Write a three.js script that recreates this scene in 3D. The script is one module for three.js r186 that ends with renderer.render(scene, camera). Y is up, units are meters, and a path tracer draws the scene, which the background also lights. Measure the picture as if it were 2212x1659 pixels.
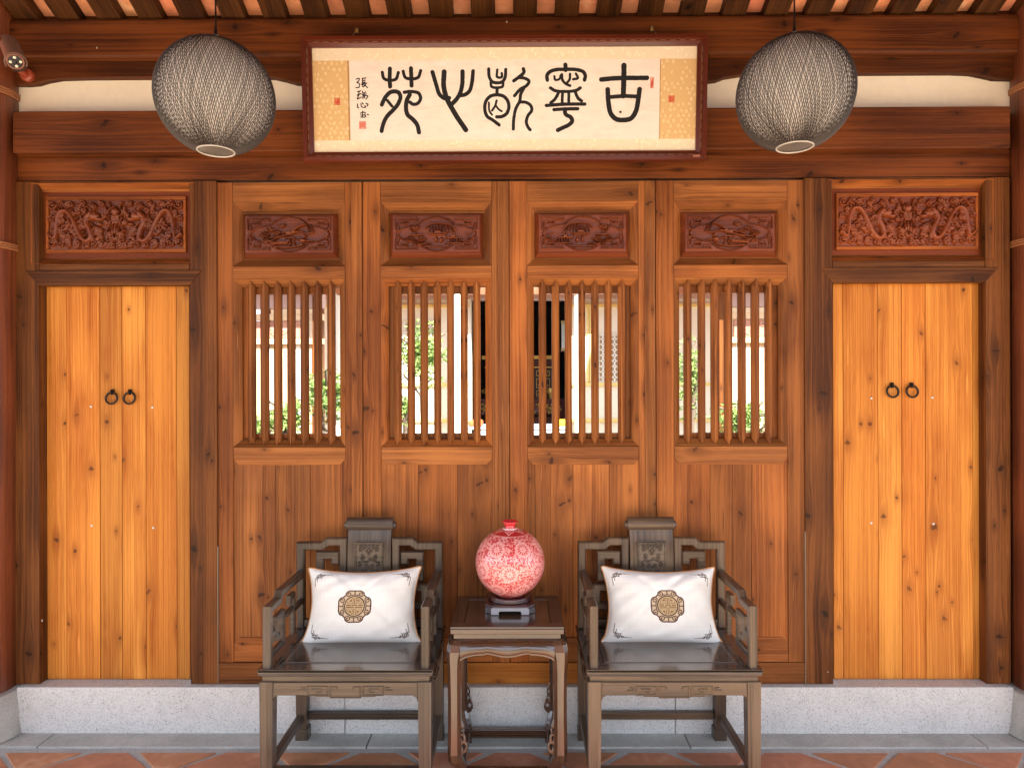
import * as THREE from 'three';
import { RoundedBoxGeometry } from 'three/addons/geometries/RoundedBoxGeometry.js';
import { mergeGeometries } from 'three/addons/utils/BufferGeometryUtils.js';

// ------------------------------------------------------------------ camera, sky, sun, exposure
const CAMZ = 3.1, HC = 1.535, FPX = 1475, CX = 1106, CY = 829.5;
const scene = new THREE.Scene();
const camera = new THREE.PerspectiveCamera(2 * Math.atan(CY / FPX) * 180 / Math.PI, 1024 / 767, 0.05, 400);
camera.position.set(0.018, HC, CAMZ);
camera.rotation.order = 'YXZ';
camera.rotation.set(0, Math.atan(0.018 / 3.03), -0.0028);
const renderer = new THREE.WebGLRenderer({ antialias: true });
renderer.toneMapping = THREE.LinearToneMapping;
renderer.toneMappingExposure = 3.6;
renderer.shadowMap.enabled = true;
const SUN = new THREE.Vector3(0.4, 1.05, 1.04).normalize();
{ // hazy bright sky, a little cooler overhead, with soft uneven cloud
  const W = 256, H = 128, d = new Float32Array(W * H * 4);
  for (let j = 0; j < H; j++) for (let i = 0; i < W; i++) {
    const el = ((j + .5) / H - .5) * Math.PI, az = (i + .5) / W * 2 * Math.PI, e = Math.max(0, Math.sin(el));
    const cl = .5 + .2 * Math.sin(az * 3 + e * 5) * Math.sin(az * 2 - e * 9 + 1) + .15 * Math.sin(az * 7 + e * 13), t = Math.pow(e, .6), k = 1 - .25 * t;
    const c = [.74 * k + .1 * cl * (1 - t * .4), .87 * k + .1 * cl * (1 - t * .4), 1.04 * k + .1 * cl * (1 - t * .4)], o = (j * W + i) * 4;
    d[o] = c[0]; d[o + 1] = c[1]; d[o + 2] = c[2]; d[o + 3] = 1;
  }
  const t = new THREE.DataTexture(d, W, H, THREE.RGBAFormat, THREE.FloatType); t.mapping = THREE.EquirectangularReflectionMapping; t.magFilter = t.minFilter = THREE.LinearFilter; t.wrapS = THREE.RepeatWrapping; t.needsUpdate = true;
  scene.background = t; scene.environment = t;
}
scene.backgroundIntensity = scene.environmentIntensity = 1.05;
const sun = new THREE.DirectionalLight(new THREE.Color(1, 0.95, 0.86), 5);
sun.position.copy(SUN).multiplyScalar(30); sun.target.position.set(0, 0, 0);
sun.castShadow = true; sun.shadow.mapSize.set(2048, 2048);
Object.assign(sun.shadow.camera, { left: -16, right: 16, top: 16, bottom: -16, near: 1, far: 80 });
scene.add(sun, sun.target);

// ------------------------------------------------------------------ helpers
let _s = 20240611;
const rnd = () => { _s = (_s + 0x6D2B79F5) | 0; let t = Math.imul(_s ^ (_s >>> 15), 1 | _s); t = (t + Math.imul(t ^ (t >>> 7), 61 | t)) ^ t; return ((t ^ (t >>> 14)) >>> 0) / 4294967296; };
const rr = (a, b) => a + (b - a) * rnd();
const X = (ox, z = 0) => (ox - CX) * (CAMZ - z) / FPX;          // measured width on a plane parallel to the wall
const Y = (oy, z = 0) => HC - (oy - CY) * (CAMZ - z) / FPX;     // measured height on that plane
const names = {};
const numbered = n => { names[n] = (names[n] || 0) + 1; return names[n] === 1 ? n : n + '_' + String(names[n] - 1).padStart(3, '0'); };
function thing(name, label, category, base = [0, 0, 0], group, kind) {
  const o = new THREE.Group(); o.name = numbered(name); o.position.set(...base); scene.add(o);
  o.userData = { label, category }; if (group) o.userData.group = group; if (kind) o.userData.kind = kind;
  o.base = base; return o;
}
function part(name, geo, mat, parent, extra) {          // geometry is in world metres; moved to the root's own origin
  const g = geo.clone(), b = parent.base || [0, 0, 0];
  g.translate(-b[0], -b[1], -b[2]);
  const m = new THREE.Mesh(g, mat); m.name = name; m.base = b; m.castShadow = m.receiveShadow = true;
  if (extra) Object.assign(m.userData, extra);
  parent.add(m); return m;
}
const flat = g => g.index ? g.toNonIndexed() : g;
const merge = list => mergeGeometries(list.map(g => { const f = flat(g); for (const k of Object.keys(f.attributes)) if (!['position', 'normal', 'uv'].includes(k)) f.deleteAttribute(k); return f; }));
function box(x0, x1, y0, y1, z0, z1, r = 0.003) {
  const w = Math.abs(x1 - x0), h = Math.abs(y1 - y0), d = Math.abs(z1 - z0);
  const g = r > 0 ? new RoundedBoxGeometry(w, h, d, 1, Math.min(r, w * .45, h * .45, d * .45)) : new THREE.BoxGeometry(w, h, d);
  g.translate((x0 + x1) / 2, (y0 + y1) / 2, (z0 + z1) / 2); return g;
}
function ext(pts, z0, z1, bevel = 0.003, holes = []) {  // outline in the x-y plane between z0 and z1
  const s = new THREE.Shape(pts.map(p => new THREE.Vector2(p[0], p[1])));
  for (const h of holes) s.holes.push(h instanceof THREE.Path ? h : new THREE.Path(h.map(p => new THREE.Vector2(p[0], p[1]))));
  const b = Math.min(bevel, Math.abs(z1 - z0) * .4);
  const g = new THREE.ExtrudeGeometry(s, { depth: Math.abs(z1 - z0) - 2 * b, bevelEnabled: b > 0, bevelThickness: b, bevelSize: b, bevelOffset: -b, bevelSegments: 1, curveSegments: 6 });
  g.translate(0, 0, Math.min(z0, z1) + b); return g;
}
function loft(a, za, b, zb) {                            // outline a at za joined to outline b at zb (same count), both capped
  const pos = [], tri = (p, q, r) => pos.push(...p, ...q, ...r);
  const A = a.map(p => [p[0], p[1], za]), B = b.map(p => [p[0], p[1], zb]), n = a.length;
  for (let i = 0; i < n; i++) { const j = (i + 1) % n; tri(A[i], A[j], B[j]); tri(A[i], B[j], B[i]); }
  for (let i = 1; i < n - 1; i++) { tri(B[0], B[i], B[i + 1]); tri(A[0], A[i + 1], A[i]); }
  const g = new THREE.BufferGeometry();
  g.setAttribute('position', new THREE.Float32BufferAttribute(pos, 3)); g.computeVertexNormals();
  g.setAttribute('uv', new THREE.Float32BufferAttribute(new Float32Array(pos.length / 3 * 2), 2)); return g;
}
function tube(pts, r, seg = 40, rad = 8, closed = false) {
  return new THREE.TubeGeometry(new THREE.CatmullRomCurve3(pts.map(p => new THREE.Vector3(...p)), closed, 'catmullrom', 0.3), seg, r, rad, closed);
}
function rod(a, b, ra, rb = ra, n = 12) {
  const A = new THREE.Vector3(...a), B = new THREE.Vector3(...b), L = A.distanceTo(B);
  const g = new THREE.CylinderGeometry(rb, ra, L, n);
  g.applyQuaternion(new THREE.Quaternion().setFromUnitVectors(new THREE.Vector3(0, 1, 0), B.clone().sub(A).normalize()));
  g.translate((A.x + B.x) / 2, (A.y + B.y) / 2, (A.z + B.z) / 2); return g;
}
function strip(pts, w) {                                 // outline of a band of width w along a polyline, square ends, mitred corners
  const L = [], R = [];
  for (let i = 0; i < pts.length; i++) {
    const p = pts[i], a = pts[i - 1], b = pts[i + 1];
    const d1 = a ? [p[0] - a[0], p[1] - a[1]] : null, d2 = b ? [b[0] - p[0], b[1] - p[1]] : null;
    const nn = d => { const l = Math.hypot(...d); return [-d[1] / l, d[0] / l]; };
    const n1 = d1 ? nn(d1) : nn(d2), n2 = d2 ? nn(d2) : nn(d1);
    let m = [n1[0] + n2[0], n1[1] + n2[1]]; const q = (m[0] * m[0] + m[1] * m[1]) / 2; m = [m[0] / q, m[1] / q];
    L.push([p[0] + m[0] * w / 2, p[1] + m[1] * w / 2]); R.unshift([p[0] - m[0] * w / 2, p[1] - m[1] * w / 2]);
  }
  const o = [...L, ...R];
  let ar = 0; for (let i = 0; i < o.length; i++) { const j = (i + 1) % o.length; ar += o[i][0] * o[j][1] - o[j][0] * o[i][1]; }
  return ar < 0 ? o.reverse() : o;
}
function slab(fn, nu, nv, off) {                         // solid sheet: fn(u,v) -> point, thickened by vector off(u,v)
  const pos = [], P = (u, v, k) => { const p = fn(u, v), o = off(u, v); return k ? [p[0] + o[0], p[1] + o[1], p[2] + o[2]] : p; };
  const quad = (a, b, c, d) => pos.push(...a, ...b, ...c, ...a, ...c, ...d);
  for (let i = 0; i < nu; i++) for (let j = 0; j < nv; j++) {
    const u0 = i / nu, u1 = (i + 1) / nu, v0 = j / nv, v1 = (j + 1) / nv;
    quad(P(u0, v0, 0), P(u1, v0, 0), P(u1, v1, 0), P(u0, v1, 0));
    quad(P(u0, v0, 1), P(u0, v1, 1), P(u1, v1, 1), P(u1, v0, 1));
    if (i === 0) quad(P(0, v0, 0), P(0, v1, 0), P(0, v1, 1), P(0, v0, 1));
    if (i === nu - 1) quad(P(1, v0, 0), P(1, v0, 1), P(1, v1, 1), P(1, v1, 0));
    if (j === 0) quad(P(u0, 0, 0), P(u0, 0, 1), P(u1, 0, 1), P(u1, 0, 0));
    if (j === nv - 1) quad(P(u0, 1, 0), P(u1, 1, 0), P(u1, 1, 1), P(u0, 1, 1));
  }
  const g = new THREE.BufferGeometry();
  g.setAttribute('position', new THREE.Float32BufferAttribute(pos, 3)); g.computeVertexNormals();
  g.setAttribute('uv', new THREE.Float32BufferAttribute(new Float32Array(pos.length / 3 * 2), 2)); return g;
}

// ------------------------------------------------------------------ textures
const hash = (x, y, s) => { let h = (x * 374761393 + y * 668265263 + s * 974634541) | 0; h = Math.imul(h ^ (h >>> 13), 1274126177); return ((h ^ (h >>> 16)) >>> 0) / 4294967296; };
function pn(x, y, px, py, s) {                           // periodic value noise
  const xi = Math.floor(x), yi = Math.floor(y), fx = x - xi, fy = y - yi;
  const m = (a, b) => ((a % b) + b) % b, u = fx * fx * (3 - 2 * fx), v = fy * fy * (3 - 2 * fy);
  const a = hash(m(xi, px), m(yi, py), s), b = hash(m(xi + 1, px), m(yi, py), s), c = hash(m(xi, px), m(yi + 1, py), s), d = hash(m(xi + 1, px), m(yi + 1, py), s);
  return a + (b - a) * u + (c - a) * v + (a - b - c + d) * u * v;
}
const toS = c => { c = Math.max(0, Math.min(1, c)); return 255 * (c <= 0.0031308 ? c * 12.92 : 1.055 * Math.pow(c, 1 / 2.4) - 0.055); };
function dataTex(W, H, fn, srgb = true) {
  const d = new Uint8Array(W * H * 4);
  for (let y = 0; y < H; y++) for (let x = 0; x < W; x++) {
    const c = fn(x / W, y / H), i = (y * W + x) * 4;
    d[i] = srgb ? toS(c[0]) : c[0] * 255; d[i + 1] = srgb ? toS(c[1]) : c[1] * 255; d[i + 2] = srgb ? toS(c[2]) : c[2] * 255; d[i + 3] = 255;
  }
  const t = new THREE.DataTexture(d, W, H); t.wrapS = t.wrapT = THREE.RepeatWrapping; t.magFilter = THREE.LinearFilter; t.minFilter = THREE.LinearMipmapLinearFilter; t.generateMipmaps = true;
  if (srgb) t.colorSpace = THREE.SRGBColorSpace; t.needsUpdate = true; return t;
}
const WU = 2.4, WV = 0.6;                                // metres covered by a wood texture
const mix = (a, b, t) => [a[0] + (b[0] - a[0]) * t, a[1] + (b[1] - a[1]) * t, a[2] + (b[2] - a[2]) * t];
const sst = (a, b, x) => { x = Math.max(0, Math.min(1, (x - a) / (b - a))); return x * x * (3 - 2 * x); };
function woodTex(seed, light, dark, knotCol, nk, contrast = 1, wear = 0) {
  const knots = [], ks = seed * 77;
  for (let i = 0; i < nk; i++) knots.push([hash(i, 1, ks) * WU, hash(i, 2, ks) * WV, 0.006 + 0.015 * Math.pow(hash(i, 3, ks), 2.2), 0.42 + hash(i, 4, ks) * .5, (hash(i, 5, ks) - .5) * 1.4]);
  return dataTex(1024, 512, (a, b) => {
    const u = a * WU, v = b * WV;
    let vv = v + 0.011 * (pn(a * 4, b * 3, 4, 3, seed) - .5) + 0.003 * (pn(a * 14, b * 16, 14, 16, seed + 1) - .5), kd = 0, kh = 0;
    for (const k of knots) {
      let du = u - k[0], dv = v - k[1]; if (du > WU / 2) du -= WU; if (du < -WU / 2) du += WU; if (dv > WV / 2) dv -= WV; if (dv < -WV / 2) dv += WV;
      if (Math.abs(du) > .25 || Math.abs(dv) > .12) continue;
      const r = k[2], e2 = (du * du) / 9 + dv * dv;
      vv -= Math.sign(dv) * r * 1.1 * Math.exp(-e2 / (r * r * 4)) * (1 - Math.exp(-dv * dv / (r * r * .3)));
      const dx = du + dv * k[4], e = Math.sqrt(dx * dx / (k[3] * k[3]) + dv * dv) / r + .9 * (pn(a * 260, b * 60, 260, 60, seed + 3) - .5);
      kd = Math.max(kd, 1 - sst(.55, 1.0, e)); kh = Math.max(kh, Math.exp(-(du * du / 5 + dv * dv) / (r * r * 3.2)));
    }
    const broad = pn(a * 4, vv / WV * 14, 4, 14, seed + 5), band = pn(a * 3, vv / WV * 44, 3, 44, seed + 6), line = pn(a * 5, vv / WV * 150, 5, 150, seed + 7), fib = pn(a * 60, b * 256, 60, 256, seed + 8);
    const blot = pn(a * 9, b * 5, 9, 5, seed + 9);
    const fine = pn(a * 4, vv / WV * 256, 4, 256, seed + 16); let t = (.3 * broad + .18 * band + .26 * line + .26 * fine + .12 * fib + .4 * blot) / 1.52; t = .5 + (t - .5) * 2.5 * contrast; t = Math.max(0, Math.min(1, t));
    let c = mix(light, dark, t);
    const scr = sst(.86, .95, pn(a * 14, b * 170, 14, 170, seed + 11)) * sst(.62, .8, pn(a * 8, b * 6, 8, 6, seed + 12));
    c = mix(c, [light[0] * 1.25, light[1] * 1.35, light[2] * 1.7], scr * .6 + wear * sst(.55, .8, blot) * .5);
    c = mix(c, mix(dark, knotCol, .35), kh * .6); c = mix(c, knotCol, kd * (.55 + .4 * pn(a * 120, b * 40, 120, 40, seed + 4)));
    const chk = sst(.93, .97, pn(a * 7, b * 120, 7, 120, seed + 14)) * sst(.55, .7, pn(a * 5, b * 4, 5, 4, seed + 15)); c = mix(c, knotCol, chk * .6);
    return c;
  });
}
const TEX = {
  door: woodTex(3, [.66, .265, .048], [.33, .085, .0095], [.07, .025, .009], 30, 1.1, .4),
  leaf: woodTex(11, [.365, .125, .032], [.12, .034, .0085], [.04, .014, .007], 36, 1.15, .3),
  dark: woodTex(23, [.165, .056, .0135], [.052, .0155, .004], [.015, .006, .003], 32, 1.3, .1),
  beam: woodTex(31, [.165, .044, .0095], [.05, .012, .003], [.016, .006, .003], 26, 1.3, .1),
  carve: woodTex(41, [.2, .046, .0125], [.11, .022, .007], [.06, .014, .007], 0, .8),
  chair: woodTex(53, [.135, .096, .068], [.04, .028, .02], [.03, .02, .014], 0, 1.3, .35),
};
const grainBump = dataTex(512, 512, (a, b) => { const v = .55 * pn(a * 6, b * 128, 6, 128, 5) + .45 * pn(a * 30, b * 256, 30, 256, 6); return [v, v, v]; }, false);
const MATS = {};
function wood(kind, opt = {}) {
  const tone = opt.tone === undefined ? [.86, .95, 1.0, 1.08, 1.16][Math.floor(rnd() * 5)] : opt.tone, hue = opt.hue || 0;
  const key = kind + tone.toFixed(2) + hue + (opt.rough || '') + (opt.coat || '');
  if (!MATS[key]) MATS[key] = new THREE.MeshPhysicalMaterial({ map: TEX[kind], color: new THREE.Color().setRGB(tone * (1 + hue), tone, tone * (1 - hue)), roughness: opt.rough || .52, bumpMap: grainBump, bumpScale: opt.bump || .0008, clearcoat: opt.coat || 0, clearcoatRoughness: .22, specularIntensity: opt.spec || .3 });
  return MATS[key];
}
function wuv(g, axis = 'x') {                            // grain runs along axis; metres / texture size, its own random place
  g = flat(g); const p = g.attributes.position, n = g.attributes.normal, uv = new Float32Array(p.count * 2), ou = rnd(), ov = rnd();
  for (let i = 0; i < p.count; i++) {
    const c = { x: p.getX(i), y: p.getY(i), z: p.getZ(i) }, N = { x: Math.abs(n.getX(i)), y: Math.abs(n.getY(i)), z: Math.abs(n.getZ(i)) };
    const others = ['x', 'y', 'z'].filter(k => k !== axis);
    const k = N[others[0]] > N[others[1]] ? others[1] : others[0];
    uv[2 * i] = c[axis] / WU + ou; uv[2 * i + 1] = c[k] / WV + ov;
  }
  g.setAttribute('uv', new THREE.BufferAttribute(uv, 2)); return g;
}
function muv(g, s = 1) {                                 // box-mapped uv in metres / s
  g = flat(g); const p = g.attributes.position, n = g.attributes.normal, uv = new Float32Array(p.count * 2), o = rnd();
  for (let i = 0; i < p.count; i++) {
    const ax = Math.abs(n.getX(i)), ay = Math.abs(n.getY(i)), az = Math.abs(n.getZ(i));
    const [u, v] = ay >= ax && ay >= az ? [p.getX(i), p.getZ(i)] : ax >= az ? [p.getZ(i), p.getY(i)] : [p.getX(i), p.getY(i)];
    uv[2 * i] = u / s + o; uv[2 * i + 1] = v / s + o;
  }
  g.setAttribute('uv', new THREE.BufferAttribute(uv, 2)); return g;
}
const graniteTex = dataTex(512, 512, (a, b) => {
const s = pn(a * 256, b * 256, 256, 256, 1), s2 = pn(a * 128, b * 128, 128, 128, 2), l = pn(a * 5, b * 5, 5, 5, 3), l2 = pn(a * 17, b * 17, 17, 17, 6);
  let v = .6 + .07 * (s2 - .5) + .09 * (l - .5) + .05 * (l2 - .5) - .27 * sst(.62, .9, s) - .1 * sst(.6, .8, l2 * .5 + l * .5) * .6;
  return [v, v * .985, v * .955];
});
const slabTex = dataTex(512, 512, (a, b) => {
  const s = pn(a * 150, b * 150, 150, 150, 11), l = pn(a * 6, b * 6, 6, 6, 13), l2 = pn(a * 24, b * 24, 24, 24, 14), f = pn(a * 256, b * 256, 256, 256, 12);
  const v = .4 + .1 * (f - .5) + .09 * (s - .5) + .1 * (l - .5) + .05 * (l2 - .5); return [v, v * .97, v * .91];
});
const terraTex = dataTex(512, 512, (a, b) => {
  const l = pn(a * 5, b * 5, 5, 5, 21), m = pn(a * 20, b * 20, 20, 20, 22), f = pn(a * 200, b * 200, 200, 200, 23);
  const k = .82 + .28 * (l - .5) + .16 * (m - .5) + .12 * (f - .5); return mix([.56 * k, .235 * k, .125 * k], [.55, .38, .28], .35 * sst(.6, .85, l * .5 + m * .5));
});
const plasterTex = dataTex(256, 256, (a, b) => { const v = .82 + .07 * (pn(a * 5, b * 5, 5, 5, 31) - .5) + .04 * (pn(a * 60, b * 60, 60, 60, 32) - .5); return [v, v * .87, v * .68]; });
const stdm = o => new THREE.MeshStandardMaterial(o);
const lin = (r, g, b) => new THREE.Color().setRGB(r, g, b);
const mGranite = stdm({ map: graniteTex, roughness: .75, bumpMap: graniteTex, bumpScale: .0015 });
const mSlab = stdm({ map: slabTex, roughness: .85, bumpMap: slabTex, bumpScale: .002 });
const mMortar = stdm({ map: slabTex, color: lin(.95, .95, .98), roughness: .95, bumpMap: slabTex, bumpScale: .003 });
const mTerra = [.88, .98, 1.06, 1.0].map(t => stdm({ map: terraTex, color: lin(t, t * rr(.94, 1.04), t * rr(.92, 1.06)), roughness: .7, bumpMap: terraTex, bumpScale: .001 }));
const mPave = stdm({ map: graniteTex, color: lin(1.16, .93, .68), roughness: .85 });
const mPlaster = stdm({ map: plasterTex, roughness: .9 });
const mBlackIron = stdm({ color: lin(.03, .02, .016), roughness: .38, metalness: .7 });
const mSteel = stdm({ color: lin(.6, .58, .55), roughness: .3, metalness: .9 });
const mBrass = stdm({ color: lin(.55, .4, .18), roughness: .35, metalness: .9 });

// ------------------------------------------------------------------ relief carving (height fields become real geometry)
class Relief {
  constructor(w, h, nx, ny) { Object.assign(this, { w, h, nx, ny }); this.d = new Float32Array((nx + 1) * (ny + 1)); }
  each(x0, x1, y0, y1, f) {
    const { w, h, nx, ny } = this, i0 = Math.max(0, Math.floor((x0 / w + .5) * nx)), i1 = Math.min(nx, Math.ceil((x1 / w + .5) * nx)), j0 = Math.max(0, Math.floor((y0 / h + .5) * ny)), j1 = Math.min(ny, Math.ceil((y1 / h + .5) * ny));
    for (let j = j0; j <= j1; j++) for (let i = i0; i <= i1; i++) { const k = j * (nx + 1) + i; this.d[k] = f((i / nx - .5) * w, (j / ny - .5) * h, this.d[k]); }
  }
  line(pts, r, H, r2 = r, groove = false) {
    for (let i = 0; i < pts.length - 1; i++) {
      const [ax, ay] = pts[i], [bx, by] = pts[i + 1], t0 = i / (pts.length - 1), t1 = (i + 1) / (pts.length - 1), R = Math.max(r, r2);
      const L2 = (bx - ax) ** 2 + (by - ay) ** 2 || 1e-9;
      this.each(Math.min(ax, bx) - R, Math.max(ax, bx) + R, Math.min(ay, by) - R, Math.max(ay, by) + R, (x, y, o) => {
        let t = ((x - ax) * (bx - ax) + (y - ay) * (by - ay)) / L2; t = Math.max(0, Math.min(1, t));
        const rad = r + (r2 - r) * (t0 + (t1 - t0) * t), q = Math.hypot(x - ax - (bx - ax) * t, y - ay - (by - ay) * t) / rad;
        if (q >= 1) return o; const hh = H * Math.sqrt(1 - q * q);
        return groove ? Math.min(o, -hh) : Math.max(o, hh);
      });
    }
  }
  curve(pts, r, H, r2 = r, groove) { const c = new THREE.CatmullRomCurve3(pts.map(p => new THREE.Vector3(p[0], p[1], 0))); this.line(c.getPoints(pts.length * 5).map(p => [p.x, p.y]), r, H, r2, groove); }
  blob(cx, cy, rx, ry, H) { this.each(cx - rx, cx + rx, cy - ry, cy + ry, (x, y, o) => { const q = ((x - cx) / rx) ** 2 + ((y - cy) / ry) ** 2; return q < 1 ? Math.max(o, H * Math.pow(1 - q, .4)) : o; }); }
  spiral(cx, cy, r0, turns, a0, dir, th, H) { const p = []; for (let i = 0; i <= 22; i++) { const t = i / 22, r = r0 * (1 - .85 * t), a = a0 + dir * t * turns * 6.283; p.push([cx + r * Math.cos(a), cy + r * Math.sin(a)]); } this.line(p, th, H, th * .7); }
  mirror() { const { nx, ny, d } = this; for (let j = 0; j <= ny; j++) for (let i = 0; i < nx / 2; i++) { const a = j * (nx + 1) + i, b = j * (nx + 1) + nx - i; d[b] = d[a]; } }
  flip() { const r = new Relief(this.w, this.h, this.nx, this.ny), { nx, ny } = this; for (let j = 0; j <= ny; j++) for (let i = 0; i <= nx; i++) r.d[j * (nx + 1) + i] = this.d[j * (nx + 1) + nx - i]; return r; }
  geo(cx, cy, z, axis = 'x') {
    const g = new THREE.PlaneGeometry(this.w, this.h, this.nx, this.ny), p = g.attributes.position, { nx, ny } = this;
    for (let j = 0; j <= ny; j++) for (let i = 0; i <= nx; i++) p.setZ(j * (nx + 1) + i, this.d[(ny - j) * (nx + 1) + i]);
    g.computeVertexNormals();
    const n = g.attributes.normal, uv = g.attributes.uv, ou = rnd(), ov = rnd();
    for (let i = 0; i < p.count; i++) uv.setXY(i, p.getX(i) / WU + ou, p.getY(i) / WV + ov);
    g.translate(cx, cy, z); return g;
  }
}
function dragonRelief(w, h) {
  const R = new Relief(w, h, 300, 120), sx = w / 2, sy = h / 2, P = l => l.map(([a, b]) => [-sx + a * sx, -sy + b * 2 * sy]);
  // left half, a in 0..1 from the outer edge to the centre, b in 0..1 from the bottom; then mirrored
  const cl = (a, b, r, dir, a0) => { R.spiral(-sx + a * sx, -sy + b * 2 * sy, r, 1.5, a0, dir, .0048, .009); R.blob(-sx + a * sx, -sy + b * 2 * sy, .005, .005, .011); };
  const cs = [[.06, .9, .02], [.2, .92, .016], [.33, .9, .015], [.5, .93, .015], [.63, .88, .012], [.8, .92, .013], [.05, .62, .015], [.07, .38, .015], [.05, .14, .02], [.19, .12, .016], [.31, .1, .014], [.25, .42, .017], [.21, .58, .012], [.3, .27, .013], [.43, .12, .02], [.56, .08, .016], [.68, .1, .016], [.8, .12, .018], [.93, .08, .014], [.45, .75, .013], [.37, .7, .01], [.73, .4, .013], [.86, .55, .012], [.66, .22, .012], [.92, .3, .011], [.52, .47, .012], [.12, .77, .01], [.88, .76, .011], [.42, .42, .01], [.77, .25, .011]];
  for (let i = 0; i < 46; i++) { const a = .03 + .95 * hash(i, 1, 9), b = .06 + .88 * hash(i, 2, 9); cs.push([a, b, .007 + .007 * hash(i, 3, 9)]); }
  cs.forEach((c, i) => cl(c[0], c[1], c[2], i % 2 ? 1 : -1, i * 1.7));
  R.curve(P([[.02, .3], [.1, .22], [.13, .4], [.15, .62], [.2, .76], [.28, .77], [.35, .66], [.43, .45], [.5, .25], [.58, .16], [.64, .24], [.63, .38], [.58, .52], [.58, .64], [.64, .72]]), .009, .015, .014);
  for (let i = 0; i < 16; i++) { const t = i / 15, c = new THREE.CatmullRomCurve3(P([[.15, .62], [.2, .76], [.28, .77], [.35, .66], [.43, .45], [.5, .25]]).map(p => new THREE.Vector3(p[0], p[1], 0))); const p = c.getPoint(t), q = c.getTangent(t); R.line([[p.x - q.y * .013, p.y + q.x * .013], [p.x - q.y * .019, p.y + q.x * .019]], .004, .011); }
  R.blob(-sx + .69 * sx, -sy + .66 * 2 * sy, .024, .019, .018); R.blob(-sx + .77 * sx, -sy + .6 * 2 * sy, .018, .01, .015); R.blob(-sx + .77 * sx, -sy + .5 * 2 * sy, .014, .007, .012);
  R.blob(-sx + .71 * sx, -sy + .72 * 2 * sy, .006, .006, .022);
  R.curve(P([[.66, .78], [.6, .86], [.55, .84]]), .005, .013, .002); R.curve(P([[.7, .8], [.68, .92], [.62, .95]]), .005, .013, .002); R.curve(P([[.62, .6], [.54, .6], [.5, .68]]), .005, .012, .002); R.curve(P([[.64, .52], [.69, .44], [.66, .36]]), .004, .012, .002);
  R.curve(P([[.3, .62], [.33, .5], [.28, .45]]), .006, .012, .004); for (const k of [-.03, 0, .03]) R.line(P([[.28, .45], [.26 + k, .36]]), .003, .011, .002);
  R.curve(P([[.86, .85], [.9, .7], [.97, .66]]), .004, .011, .002); R.curve(P([[.9, .95], [.93, .84], [.9, .78]]), .004, .011, .002);
  for (let i = 0; i < 5; i++) R.curve(P([[.98, .05 + i * .05], [.9 - i * .01, .1 + i * .07], [.84 + i * .02, .06 + i * .06]]), .004, .008 + i * .001, .003);
  R.mirror();
  R.blob(0, h * .26, .017, .018, .016); R.spiral(0, h * .26, .022, 1.2, 1.6, 1, .003, .012); for (let i = 0; i < 5; i++) { R.blob((i - 2) * .011, -h * (.1 + .045 * Math.abs(i - 2)), .006, .026 - .003 * Math.abs(i - 2), .012); R.curve([[(i - 2) * .012, h * .1], [(i - 2) * .016 + .004, h * .02], [(i - 2) * .013, -h * .04]], .003, .01, .002); } R.spiral(-.012, -h * .32, .013, 1.3, 0, 1, .004, .012); R.spiral(.012, -h * .32, .013, 1.3, 3.14, -1, .004, .012);
  for (const s of [-1, 1]) R.curve([[s * .02, -h * .3], [s * .035, -h * .1], [s * .022, h * .05], [s * .03, h * .15]], .004, .01, .003);
  return R;
}
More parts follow.
